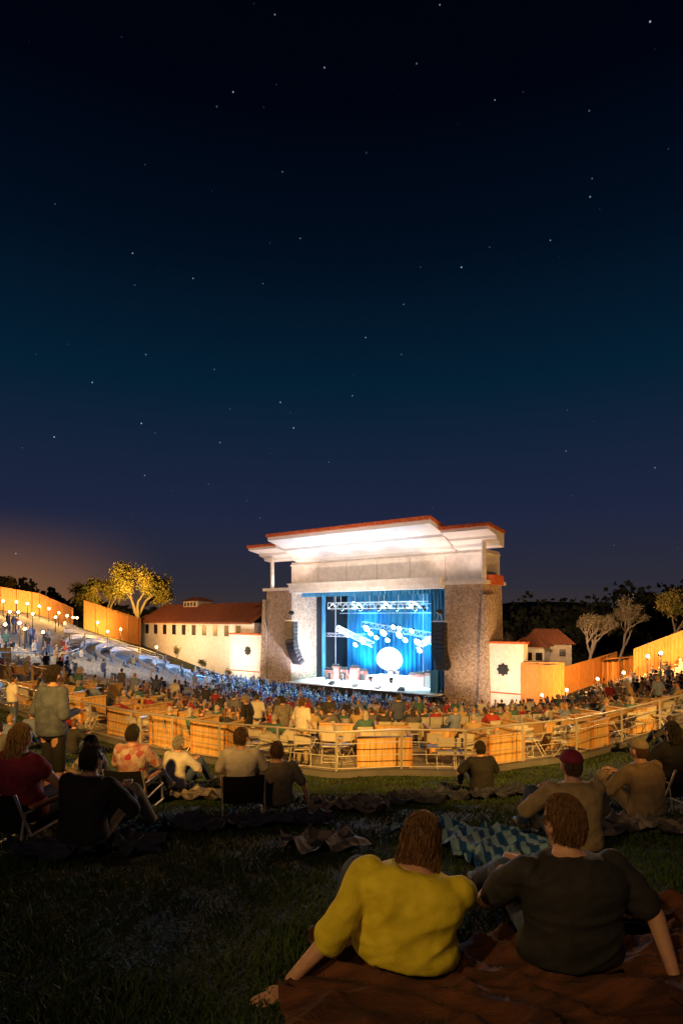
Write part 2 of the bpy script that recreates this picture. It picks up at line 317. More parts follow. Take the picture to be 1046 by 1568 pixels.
cr.color_ramp.elements[0].position=.42; cr.color_ramp.elements[0].color=(1,.5,.18,1); cr.color_ramp.elements[1].position=.52; cr.color_ramp.elements[1].color=(.8,1,1,1)
Lk.new(tc.outputs['Object'],nz.inputs['Vector']); Lk.new(nz.outputs['Fac'],cr.inputs[0]); Lk.new(cr.outputs[0],N['Principled BSDF'].inputs['Emission Color'])
b.add(vs+[(x,y+.1,z) for x,y,z in vs],[tuple(range(n))]+[(k,(k+1)%n,n+(k+1)%n,n+k) for k in range(n)],ms); b.obj('projection_screen',bld)
dk=AP(597,-7)
b=MB()
lb(b,dk-3.2,dk+3.2,-9.5,-6.0,-9.2,-8.4,M['stagefloor'])
for px,bd,w,hh_ in((497,-4,1.2,1.4),(508,-5,1.3,1.9),(521,-5,1.1,1.5),(536,-5.5,1.3,1.8),(549,-6,1.2,1.3),(636,-4.5,1.3,1.6),(650,-4,1.1,1.9),(626,-6,1.2,1.3)):
    a=AP(px,bd); lb(b,a,a+w,bd-.7,bd,-9.2,-9.2+hh_,M['amp']); lb(b,a+.05,a+w-.05,bd,bd+.04,-9.1,-9.2+hh_-.35,M['black'] if px%2 else M['whitet']); lb(b,a,a+w,bd-.6,bd-.05,-9.2+hh_+.01,-8.85+hh_,M['black'])
for a,bd in((-5,.8),(-1,.9),(2.5,.9),(6,.8)):
    b.add([(a,-bd,-9.2),(a+.8,-bd,-9.2),(a+.8,-bd+.6,-9.2),(a,-bd+.6,-9.2),(a,-bd+.0,-9.05),(a+.8,-bd,-9.05),(a+.8,-bd+.6,-8.7),(a,-bd+.6,-8.7)],[(0,1,5,4),(1,2,6,5),(2,3,7,6),(3,0,4,7),(4,5,6,7)],M['black'])
b.obj('amplifiers_and_monitors',bld)
b=MB()
def drum(c,r,d,m,ax='z'):
    c=Vector(c); v=Vector((0,0,1)) if ax=='z' else Vector((0,1,0)); b.tube([c-v*d/2,c+v*d/2],r,m,16); b.tube([c+v*(d/2),c+v*(d/2+.02)],r*.97,M['whitet'],16); b.tube([c-v*(d/2+.02),c-v*(d/2)],r*.97,M['whitet'],16)
D=dk-1.8
drum((1.8+D,7.2,-8.05),.32,.45,M['amp'],'y'); drum((1.4+D,7.4,-7.5),.17,.25,M['amp']); drum((2.1+D,7.4,-7.5),.17,.25,M['amp']); drum((2.6+D,7.7,-7.9),.22,.45,M['amp']); drum((1.1+D,7.8,-7.7),.2,.15,M['amp'])
for a,z in((.7,-7.1),(1.3,-6.95),(2.4,-6.95),(3.0,-7.1)): b.tube([(a+D,7.6,-8.4),(a+D,7.6,z)],.015,M['truss']); b.tube([(a+D,7.6,z),(a+D,7.6,z+.02)],[.24,.02],M['metal'],16)
b.obj('drum_kit',bld,True)
b=MB()
for a,bd in((-3.2,.4),(1.6,.6),(4.6,.3),(-6.2,.2)): b.tube([(a,-bd,-9.2),(a,-bd,-7.7),(a+.05,-bd+.35,-7.55)],.02,M['black']); b.tube([(a,-bd,-9.2),(a,-bd,-9.16)],.17,M['black'],12); b.sphere((a+.05,-bd+.38,-7.54),.045,M['black'])
b.obj('microphone_stands',bld)
def array(name,a,bd,ztop,n=11):
    b=MB()
    for k in range(n):
        tl=-.0 if k<5 else -(k-4)*.075; y=-bd+ (0 if k<5 else .03*(k-4)**2); z=ztop-.5*k
        b.box((a,y,z),(1.5,1.0,.46),M['black'],R=Matrix.Rotation(-tl,3,'X')); b.box((a,y-.52,z),(1.3,.04,.36),M['dark'],R=Matrix.Rotation(-tl,3,'X'))
    b.box((a,-bd,ztop+.4),(1.6,1.1,.1),M['truss']); b.tube([(a-.4,-bd,ztop+.4),(a,-bd,ztop+1.5)],.03,M['truss']); b.tube([(a+.4,-bd,ztop+.4),(a,-bd,ztop+1.5)],.03,M['truss']); b.sphere((a,-bd,ztop+1.5),(.5,.3,.3),M['black'])
    b.obj(name,bld)
array('line_array_speaker',-11.2,1.2,-.9,12); array('line_array_speaker_right',12.3,1.6,-.9,11)
b=MB(); 
for a in(-11.5,-10.2,11.5,13): lb(b,a-.55,a+.55,1.9,2.9,GZ+.9,-9.3,M['black'])
for a in np.linspace(-9,10,14): lb(b,a,a+1.0,2.0,2.8,GZ+.5,-10.3,M['black'])
b.obj('subwoofers',bld)
b=MB()
for i in range(2): lb(b,10.2+i*1.0,11.1+i*1.0,-1-i,0-i,-9.2,-6.5+i,M['drape'])
b.obj('side_stage_cases',bld)
# ------------------------------------------------------------------ left service building
p0=Vector((-38.5,113,0)); p1=Vector((-13.5,91,0)); dv=(p1-p0); Lb=dv.length; rz=math.atan2(dv.y,dv.x)
sb=empty('mission_style_building',p0,rz)
b=MB(); b.b2((0,0,-12),(Lb,9,-.95),M['white']); b.obj('walls',sb)
b=MB(); nw=10
for k in range(nw):
    x=1.6+k*(Lb-3)/nw; b.b2((x-.15,-.03,-3.3),(x+1.3,-.0,-1.25),M['white']); b.b2((x,-.06,-3.15),(x+1.15,-.032,-1.4),M['dark']); b.b2((x-.2,-.14,-3.45),(x+1.35,-.0,-3.3),M['white'])
b.obj('windows',sb)
b=MB(); b.add([(-.6,-.9,-.95),(Lb+.6,-.9,-.95),(Lb+.6,4.5,2.4),(-.6+1.5,4.5,2.4),(-.6,9.9,-.95),(Lb+.6,9.9,-.95),(-.6,-.9,-1.15),(Lb+.6,-.9,-1.15)],[(0,1,2,3),(3,2,5,4),(0,3,4),(6,7,1,0)],M['tiled'])
for k in range(int(Lb/.42)):
    x=-.4+k*.42; b.tube([(x,-.92,-.9),(x+.0,4.4 if x>1.2 else 1.2,2.40 if x>1.2 else .35)],.11,M['tiled'],5)
b.obj('tiled_roof',sb)
b=MB(); b.b2((9,3.4,1.6),(13.5,6.5,2.9),M['stucco']); b.add([(8.5,2.9,2.9),(14,2.9,2.9),(14,7,2.9),(8.5,7,2.9),(9.8,4.9,3.7),(12.7,4.9,3.7)],[(0,1,5,4),(1,2,5),(2,3,4,5),(3,0,4),(0,3,2,1)],M['tiled'])
for k in range(4): b.b2((9.4+k,3.35,2.0),(9.9+k,3.39,2.7),M['dark'])
b.obj('roof_cupola',sb)
# ------------------------------------------------------------------ fences
def fence(name,pts,hgt,bw=.3,m=None):
    m=m or M['wood']; b=MB()
    for i in range(len(pts)-1):
        (x0,y0),(x1,y1)=pts[i],pts[i+1]; L=math.hypot(x1-x0,y1-y0); n=max(1,int(L/bw)); a=math.atan2(y1-y0,x1-x0)
        h0=hgt[i] if isinstance(hgt,list) else hgt; h1=hgt[i+1] if isinstance(hgt,list) else hgt
        X=np.linspace(x0,x1,n+1);Y=np.linspace(y0,y1,n+1);Z=H(X,Y)
        for k in range(n):
            f=(k+.5)/n; hh_=h0+(h1-h0)*f; zc=(Z[k]+Z[k+1])/2
            b.box(((X[k]+X[k+1])/2,(Y[k]+Y[k+1])/2,zc+hh_/2-.3),(L/n-.018,.04+random.random()*.02,hh_+.6),m,a)
            if k%8==0: b.box((X[k]+.1*math.sin(a),Y[k]-.1*math.cos(a),zc+hh_/2-.2),(.14,.14,hh_+.5),m,a)
        b.add([(x0,y0-.08,Z[0]+h0),(x1,y1-.08,Z[-1]+h1),(x1,y1-.08,Z[-1]+h1+.15),(x0,y0-.08,Z[0]+h0+.15),(x0,y0+.08,Z[0]+h0),(x1,y1+.08,Z[-1]+h1),(x1,y1+.08,Z[-1]+h1+.15),(x0,y0+.08,Z[0]+h0+.15)],[(0,1,2,3),(3,2,6,7),(4,7,6,5)],m)
    return b.obj(name)
def P(px,Y): return ((px-523)/F*Y,Y)
fence('wooden_fence',[P(-60,66),P(0,72),P(60,78),P(112,86)],[2.8,2.8,2.8,2.8])
fence('wooden_fence',[P(128,98),P(216,110)],[4.6,5.0])
fence('wooden_fence',[P(800,64.5),P(864,60)],[5.4,4.6])
fence('wooden_fence',[P(864,72),P(945,76)],[3.4,3.2])
fence('wooden_fence',[P(972,52),P(1046,50),P(1110,49)],[3.6,3.9,4.0])
fence('wooden_fence',[P(905,80),P(972,60)],[2.6,2.8])
def house(name,px,Y,w,d,hz,rh,rz,m=M['stucco']):
    x,y,z=G(px,Y); e=empty(name,(x,y,z),rz); b=MB(); b.b2((-w/2,0,-1),(w/2,d,hz),m)
    for k in range(3): b.b2((-w/2+w*(k+.4)/3.2,-.03,hz-1.9),(-w/2+w*(k+.4)/3.2+.9,-.005,hz-.8),M['dark'])
    b.obj('walls',e); b=MB(); b.add([(-w/2-.6,-.6,hz),(w/2+.6,-.6,hz),(w/2+.6,d+.6,hz),(-w/2-.6,d+.6,hz),(-w/4,d/2,hz+rh),(w/4,d/2,hz+rh)],[(0,1,5,4),(1,2,5),(2,3,4,5),(3,0,4),(0,3,2,1)],M['tiled'])
    for k in range(int(w/.5)): b.tube([(-w/2+k*.5,-.62,hz+.05),(-w/4+ (k*.5)/w*w/2,d/2-.2,hz+rh)],.1,M['tiled'],5)
    b.obj('tiled_roof',e)
house('tile_roof_house',838,90,7,6,5.8,2.2,-.3); house('tile_roof_house',808,84,4.5,5,6.2,1.2,-.5,M['white'])
# ------------------------------------------------------------------ lamps
def lamp(px,Y,hgt=2.6,power=500,m='bulb',col=(1,.5,.14),name='path_lamp'):
    x,y,z=G(px,Y); e=empty(name,(x,y,z)); b=MB(); b.tube([(0,0,-.2),(0,0,hgt)],[.07,.045],M['black'],8); b.tube([(0,0,hgt),(0,0,hgt+.1)],[.2,.24],M['black'],12); b.obj('post',e)
    b=MB(); r=.07+.0009*Y; b.sphere((0,0,hgt+.1+r),r,M[m]); b.obj('globe',e,True)
    if power:
        l=bpy.data.lights.new('lamp_light','POINT'); l.energy=power; l.color=col; l.shadow_soft_size=r+.1; o=bpy.data.objects.new('bulb_light',l); o.location=(0,-.5,hgt+.3); link(o,e)
for px,Y,p in((5,66,1500),(25,69,0),(42,71,1500),(60,73,0),(75,75,1500),(90,76,0),(103,78,1500),(112,80,0),(28,60,0),(50,64,900),(118,84,0),(85,70,0),(15,57,0),(8,44,0),(38,47,300),(66,52,0)): lamp(px,Y,1.6,p)
for px,Y,p in((30,48,500),(150,92,4000),(185,100,4000),(240,80,900),(165,76,900)): lamp(px,Y,1.8,p)
for px,Y,p,m in((868,56,1200,'bulbw'),(915,58,900,'bulb'),(992,46,1800,'bulbw'),(1012,43,800,'bulbw'),(955,50,900,'bulb'),(830,58,1600,'bulb')): lamp(px,Y,2.6 if Y<50 else 1.8,p,m)
def spot(name,loc,aim,power,col,ang,blend=.6,size=.3,parent=None):
    l=bpy.data.lights.new(name,'SPOT'); l.energy=power; l.color=col; l.spot_size=math.radians(ang); l.spot_blend=blend; l.shadow_soft_size=size
    o=bpy.data.objects.new(name,l); o.location=loc; o.rotation_euler=(Vector(aim)-Vector(loc)).to_track_quat('-Z','Y').to_euler(); return link(o)
WARM=(1,.5,.14)
for a in(-7,3): spot('drape_wash',BL(a,-8,3.5),BL(a,-13.4,-5),11000,(.02,.4,1),80,1)
for a in(-8,-1,6): spot('drape_foot_wash',BL(a,-10.5,-9),BL(a,-13.4,-4),5000,(.03,.75,1),95,1)
for a in(-8,-3,2,6): spot('stage_wash',BL(a,-3,3.0),BL(a*.9,-5,-9.2),75000,(.6,.9,1),60,1)
for a in(-3,3): spot('center_wash',BL(a,-6,-1.8),BL(a*.5,-3,-9.2),50000,(.9,.98,1),75,1)
spot('truss_side_wash',BL(-2,-1,-8.6),BL(0,-6,0),7000,(.2,.75,1),110,1)
for a in(-8,-3,2,7): spot('soffit_uplight',BL(a,1.3,4.9),BL(a,3.6,10),900,(.55,.78,1),110,1,.3)
for a in(-10,10): spot('soffit_warm_uplight',BL(a,.8,4.9),BL(a*1.2,.8,9),700,(1,.7,.58),150,1,.3)
for a in(-15,15.2): spot('wing_uplight',BL(a,.3,4.4),BL(a,1,9),600,(1,.74,.62),150,1,.3)
for a in(-15,14.6): spot('pier_flood',BL(a,9,-10.3),BL(a,0,-3),19000,(1,.64,.4),64,1,.3)
spot('pier_inner_flood',BL(-7,2,-8.6),BL(-12.2,-3,-3),17000,(.9,.78,.95),85,1,.3)
spot('upper_wall_flood',BL(0,14,-6),BL(0,-1,6),13000,(1,.76,.58),85,1,.5)
spot('roof_edge_fill',(6,30,22),BL(0,5,11),38000,(1,.6,.33),46,1,.5)  # added warm fill without a fixture, brightens the canopy's tile edge
spot('wing_flood',BL(-22,8,-8.5),BL(-22,0,-6),4500,(1,.82,.7),90,1,.3); spot('wing_flood',BL(20,8,-8.5),BL(20,0,-6),3000,(1,.78,.66),90,1,.3)
spot('crowd_blue_spill',BL(-5,4,2),BL(-8,20,-10),75000,(.08,.42,1),95,1,.5)
spot('crowd_blue_spill',BL(5,4,2),BL(6,20,-10),60000,(.12,.5,1),110,1,.5)
spot('crowd_white_spill',BL(-13,2,3),BL(-20,24,-8),9000,(.75,.8,1),80,1,.5)
spot('bowl_flood',(30,70,8),(10,38,-8),36000,(1,.58,.28),75,1,.5)
spot('bowl_fill_left',(-20,20,10),(-21,56,-5),46000,(1,.8,.6),38,1,.5)  # added fill light, lifts the dark seat rows on the left
spot('bowl_flood_near_left',(-30,55,7),(-14,34,-5),14000,(1,.5,.16),80,1,.5)
for f_ in(.1,.3,.5,.7,.9):
    q=p0+dv*f_; spot('wall_flood',(q.x-4,q.y-7,-5.5),(q.x,q.y,-3),1500,(1,.8,.5),120,1,.3)
spot('roof_flood',(-30,80,8),(-26,103,1),7000,(1,.6,.4),60,1,.3)
spot('tree_flood',(-40,106,3),(-45,126,6),52000,(1,.58,.12),80,1,.5)
spot('tree_flood_right',(26,66,3),(42,94,0),32000,(1,.6,.33),70,1,.5)
spot('fence_flood',(20,54,-7),(21.5,62,-7),5000,WARM,120,1,.3); spot('fence_flood',(27,64,-6),(29,74,-6),6000,WARM,120,1,.3); spot('fence_flood',(27,44,-3.5),(29,51,-3.5),6000,WARM,130,1,.3)
for x,ax in((-16,-12.5),(-9,-7),(-3,-2.3),(3,2.3),(9,7),(15,11.5)):
    spot('mast_flood',(x,-12,9),(ax,20 if abs(x)<12 else 23,-4),46000,(1,.48,.09),18,.8,.3)
spot('lawn_flood',(-5,-5,5),(.45,2.8,-1.1),1500,(1,.6,.2),15,1,.2)
spot('lawn_flood_soft',(-3,-9,7),(.5,8.5,-2.2),650,(1,.56,.25),46,1,.2)
# ------------------------------------------------------------------ trees
def tree(name,loc,ht,spread,trunkr,mb,ml,nleaf,leafsize,depth=4,seed=1,gap=.5,cl=.035):
    R=random.Random(seed); rg=np.random.default_rng(seed); e=empty(name,loc); b=MB(); ends=[]
    def br(p,d,L,r,k):
        pts=[p]; q=p.copy(); dd=d.copy()
        for i in range(3):
            dd=(dd+Vector((R.uniform(-.18,.18),R.uniform(-.18,.18),R.uniform(-.05,.15)))).normalized(); q=q+dd*L/3; pts.append(q.copy())
        b.tube(pts,[r,r*.85,r*.7,r*.55],mb,6 if k<2 else 4,False)
        if k>=depth-1: ends.append((q.copy(),k)); ends.append((pts[2].copy(),k))
        if k<depth:
            for i in range(R.choice((2,3,3)) if k else 4):
                a=R.uniform(0,6.283); s=spread*R.uniform(.6,1.2)
                nd=(dd+Vector((math.cos(a)*s,math.sin(a)*s,R.uniform(-.1,.5)))).normalized(); br(q.copy(),nd,L*R.uniform(.6,.85),r*.6,k+1)
    br(Vector((0,0,-.3)),Vector((0,0,1)),ht*.25,trunkr,0); b.obj('trunk_and_limbs',e,True)
    E=np.array([tuple(p) for p,_ in ends]); keep=rg.random(len(E))>gap*.4; E=E[keep]
    i=rg.integers(0,len(E),nleaf); C=E[i]+rg.normal(0,ht*cl,(nleaf,3)); u=rg.normal(size=(nleaf,3)); u/=np.linalg.norm(u,axis=1)[:,None]; v=np.cross(u,rg.normal(size=(nleaf,3))); v/=np.linalg.norm(v,axis=1)[:,None]
    s=leafsize*(.5+rg.random((nleaf,1))); V=np.stack([C-u*s,C+v*s*.6,C+u*s,C-v*s*.6],1).reshape(-1,3)
    npmesh('leaves',V,np.arange(nleaf*4).reshape(-1,4),ml,e)
tree('oak_tree',G(214,122,1),18.5,1.05,.7,M['bark'],M['leafy'],18000,.2,4,3)
tree('oak_tree',G(172,126,0),16.5,1.0,.5,M['bark'],M['leafy'],11000,.2,4,31)
tree('oak_tree',G(10,105,-1.5),10,.75,.35,M['bark'],M['leafy'],5000,.2,4,5)
tree('bare_tree',G(905,90),12,.8,.4,M['barkpale'],M['leafp'],3500,.13,5,8,.5,.02)
tree('bare_tree',G(950,96),12,.8,.35,M['barkpale'],M['leafp'],3500,.13,5,9,.5,.02)
tree('bare_tree',G(775,105),9.5,.8,.3,M['barkpale'],M['leafp'],2500,.13,5,12,.5,.02)
tree('bare_tree',G(1035,85),13,.8,.35,M['bark'],M['leafy'],7000,.2,4,14)
for i,(px,Y,hh_) in enumerate(((268,93,4.0),(312,90,3.6),(345,86,3.2))): tree('sapling_tree',G(px,Y),hh_,.6,.06,M['bark'],M['leafy'],500,.09,3,20+i)
C=[]
for k in range(150):
    px=rng.uniform(740,1130) if k<90 else rng.uniform(-80,240); Y=rng.uniform(125,230); X=(px-523)/F*Y; z=h(X,Y); s=rng.uniform(3,6.0)*(1.25 if px>800 else .7)
    n=420; d=rng.normal(size=(n,3)); d/=np.linalg.norm(d,axis=1)[:,None]; rad=rng.random((n,1))**.4*(1+.25*np.sin(d[:,:1]*5+k)); C.append(np.array([X,Y,z+s*.8])+d*rad*np.array([s*1.2,s*1.2,s]))
C=np.concatenate(C); n=len(C); u=rng.normal(size=(n,3)); u/=np.linalg.norm(u,axis=1)[:,None]; v=np.cross(u,rng.normal(size=(n,3))); v/=np.linalg.norm(v,axis=1)[:,None]; s=.35+.5*rng.random((n,1))
npmesh('distant_trees',np.stack([C-u*s,C+v*s,C+u*s,C-v*s],1).reshape(-1,3),np.arange(n*4).reshape(-1,4),M['leafd'])
xs2=np.linspace(-900,900,160); ridge=14+9*np.sin(xs2/140+1)+4*np.sin(xs2/37)+2*rng.random(160)
V=[];
for row,(yy,f_) in enumerate(((560,0),(640,.6),(760,1),(900,.4))): V+= [(x,yy,-25+ (r+25)*f_) for x,r in zip(xs2,ridge)]
npmesh('hills',V,gridfaces(4,160),M['hill'],smooth=True)
# ------------------------------------------------------------------ seats
bt=MB(); m_=M['seat']
bt.box((0,0,.43),(.5,.42,.05),m_); 
bt.loft([[Vector((x,-.2-.03*math.cos(x*6)-(.04 if zz>.6 else 0)+t,zz)) for x,t in((-.26,0),(-.1,-.03),(.1,-.03),(.26,0),(.26,.04),(-.26,.04))] for zz in(.42,.62,.88)],m_)
bt.box((0,0,.2),(.08,.3,.44),m_)
TV=np.array(bt.v); TF=bt.f
seats=[]
for k in range(27):
    R=12+k*1.5
    ns=int(R*2.75/.56)
    for j in range(ns):
        th_=-1.72+ j*.56/R
        if th_>.98: break
        if abs(((th_+1.72)%.42)-.0)<.75/R: continue
        if k in(10,19): continue
        x=CX+R*math.sin(th_); y=CY-R*math.cos(th_); px=523+F*x/y
        if px<-60 or px>1110 or y<railY(x)+7.6: continue
        dx,dy=x-BO.x,y-BO.y; bb=dx*-.6+dy*-.8; aa=dx*.8-dy*.6
        if bb<6: continue
        if px>835 and y>52: continue
        if px<100 and y>45: continue
        seats.append((x,y,th_,px))
SX=np.array([s[:2] for s in seats]); SZ=H(SX[:,0],SX[:,1])+.07
th_=np.array([s[2] for s in seats]); c,s_=np.cos(th_),np.sin(th_); nS=len(seats)
fx=-s_; fy=c; rx=c; ry=s_
V=np.empty((nS,len(TV),3)); V[:,:,0]=SX[:,0:1]+TV[None,:,0]*rx[:,None]+TV[None,:,1]*fx[:,None]; V[:,:,1]=SX[:,1:2]+TV[None,:,0]*ry[:,None]+TV[None,:,1]*fy[:,None]; V[:,:,2]=SZ[:,None]+TV[None,:,2]
me=bpy.data.meshes.new('stadium_seats'); fs=[]
for i in range(nS):
    o=i*len(TV); fs+= [[q+o for q in f] for f in TF]
me.from_pydata(V.reshape(-1,3).tolist(),[],fs); me.materials.append(m_); link(bpy.data.objects.new('stadium_seats',me))
# ------------------------------------------------------------------ people
def capsule(V,Fc,p0,p1,r0,r1,seg=12):
    p0=Vector(p0);p1=Vector(p1); t=p1-p0; L=t.length; t=t/L if L>1e-6 else Vector((0,0,1)); a=t.cross(Vector((0,0,1)) if abs(t.z)<.95 else Vector((1,0,0))).normalized(); b=t.cross(a); o=len(V); rings=[]
    for k in (-88,-60,-30,0): w=math.radians(k); rings.append((p0+t*(r0*math.sin(w)),r0*math.cos(w)))
    for k in (0,30,60,88): w=math.radians(k); rings.append((p1+t*(r1*math.sin(w)),r1*math.cos(w)))
    for p,r in rings:
        for k in range(seg): w=6.28318*k/seg; V.append(p+(a*math.cos(w)+b*math.sin(w))*r)
    for i in range(len(rings)-1):
        for k in range(seg): Fc.append((o+i*seg+k,o+i*seg+(k+1)%seg,o+(i+1)*seg+(k+1)%seg,o+(i+1)*seg+k))
    Fc.append(tuple(o+k for k in range(seg))[::-1]); q=o+(len(rings)-1)*seg; Fc.append(tuple(q+k for k in range(seg)))
def torso(V,Fc,hip,neck,right,inf=0,t0=-.14,t1=1.04,wide=1):
    up=(neck-hip); L=up.length; up/=L; fwd=up.cross(right).normalized(); rt=fwd.cross(up); 
    prof=[(-.16,.10,.09),(-.06,.165,.125),(.06,.175,.13),(.25,.16,.12),(.42,.15,.112),(.62,.17,.122),(.8,.185,.118),(.9,.175,.1),(.97,.13,.085),(1.03,.08,.068),(1.07,.065,.062)]
    o=len(V); n=20; rows=[p for p in prof if t0-.05<=p[0]<=t1+.05]
    for tt,w,d in rows:
        bulge=-.03*math.sin(max(0,tt)*3.1)
        for k in range(n):
            a=6.28318*k/n; V.append(hip+up*(L*tt)+fwd*bulge+rt*(math.copysign(abs(math.cos(a))**.85,math.cos(a))*(w*wide+inf))+fwd*(math.sin(a)*(d+inf)))
    for i in range(len(rows)-1):
        for k in range(n): Fc.append((o+i*n+k,o+i*n+(k+1)%n,o+(i+1)*n+(k+1)%n,o+(i+1)*n+k))
    Fc.append(tuple(o+k for k in range(n))[::-1]); q=o+(len(rows)-1)*n; Fc.append(tuple(q+k for k in range(n)))
def remesh(V,Fc,vox,it=4,fold=0,seed=0):
    me=bpy.data.meshes.new('t'); me.from_pydata(V,[],Fc); o=bpy.data.objects.new('t',me); link(o)
    r=o.modifiers.new('r','REMESH'); r.mode='VOXEL'; r.voxel_size=vox; s=o.modifiers.new('s','SMOOTH'); s.factor=.5; s.iterations=it
    bpy.context.view_layer.update(); dg=bpy.context.evaluated_depsgraph_get(); em=o.evaluated_get(dg).to_mesh()
    n=len(em.vertices); co=np.empty(n*3); em.vertices.foreach_get('co',co); co=co.reshape(-1,3); no=np.empty(n*3); em.vertices.foreach_get('normal',no); no=no.reshape(-1,3)
    fs=[tuple(p.vertices) for p in em.polygons]
    if fold:
        d_=np.empty(n)
        for i in range(n):
            x,y,z=co[i]; q=Vector((x*2.6+z*2.0+seed*3,y*2.6,z*8-x*3.0)); w_=noise.noise_vector(q*.5)*.7
            v1=1-abs(noise.noise(q+w_))*3.4; v2=1-abs(noise.noise(q*1.9+w_*2))*3; d_[i]=max(v1,-.3)*.8+max(v2,-.3)*.25
        co=co+no*(d_*fold*1.7)[:,None]
    o.evaluated_get(dg).to_mesh_clear(); bpy.data.objects.remove(o); bpy.data.meshes.remove(me); return co,fs
def vv(*a): return Vector(a)
def pose(kind,s=.0,**kw):
    J={}
    if kind=='hug': J=dict(hip=vv(0,0,.13),neck=vv(0,.06,.62),kn=[vv(-.18,.42,.42),vv(.18,.42,.42)],an=[vv(-.15,.70,.08),vv(.15,.70,.08)],el=[vv(-.33,.2,.34),vv(.33,.2,.34)],wr=[vv(-.1,.46,.42),vv(.1,.46,.44)])
    if kind=='back': J=dict(hip=vv(0,0,.13),neck=vv(0,-.14,.61),kn=[vv(-.15,.43,.3),vv(.15,.45,.28)],an=[vv(-.15,.82,.08),vv(.15,.85,.08)],el=[vv(-.32,-.25,.34),vv(.32,-.25,.34)],wr=[vv(-.36,-.36,.08),vv(.36,-.36,.08)])
    if kind=='chair': J=dict(hip=vv(0,0,s+.1),neck=vv(0,-.09,s+.6),kn=[vv(-.15,.44,s+.13),vv(.15,.44,s+.13)],an=[vv(-.15,.52 if s>.3 else .75,.09),vv(.15,.52 if s>.3 else .75,.09)],el=[vv(-.3,.08,s+.3),vv(.3,.08,s+.3)],wr=[vv(-.12,.3,s+.28),vv(.12,.3,s+.25)])
    if kind=='stand': J=dict(hip=vv(0,0,.95),neck=vv(0,0,1.48),kn=[vv(-.1,.03,.52),vv(.1,.02,.52)],an=[vv(-.12,0,.09),vv(.12,.0,.09)],el=[vv(-.27,-.04,1.17),vv(.27,-.04,1.17)],wr=[vv(-.27,.1,.93),vv(.25,.15,.98)])
    if kind=='cheer': J=dict(hip=vv(0,0,.95),neck=vv(0,0,1.48),kn=[vv(-.1,.03,.52),vv(.1,.02,.52)],an=[vv(-.14,0,.09),vv(.12,.04,.09)],el=[vv(-.33,.1,1.6),vv(.27,-.04,1.17)],wr=[vv(-.28,.12,1.85),vv(.25,.15,.98)])
    J.update(kw); return J
def hand(PT,wr,direc,palmn,side,hd,curl=.35):
    V=[];Fc=[]; d=direc.normalized(); n=palmn-d*palmn.dot(d); n=n.normalized(); s=d.cross(n)*side
    for o in(-.028,-.009,.010,.028): capsule(V,Fc,wr+d*.005+s*o*.6,wr+d*.085+s*o,.016,.012,8)
    for o,L in((-.03,.062),(-.010,.076),(.011,.084),(.031,.074)):
        a=wr+d*.08+s*o; d1=(d+n*curl*.5+s*o*3).normalized(); m1=a+d1*L*.5; d2=(d+n*curl*1.6+s*o*3).normalized(); m2=m1+d2*L*.35; d3=(d+n*curl*2.4+s*o*2).normalized()
        capsule(V,Fc,a,m1,.0092,.0088,8); capsule(V,Fc,m1,m2,.0088,.008,8); capsule(V,Fc,m2,m2+d3*L*.25,.008,.0068,8)
    a=wr+d*.025+s*.03; m1=a+(d*.6+s*.8+n*.2).normalized()*.045; capsule(V,Fc,a,m1,.015,.0115,8); capsule(V,Fc,m1,m1+(d*.9+s*.35+n*.3).normalized()*.038,.0115,.009,8)
    if hd: co,fs=remesh(V,Fc,.004,2)
    else: co,fs=V,Fc
    PT.append((co,fs,'skin'))
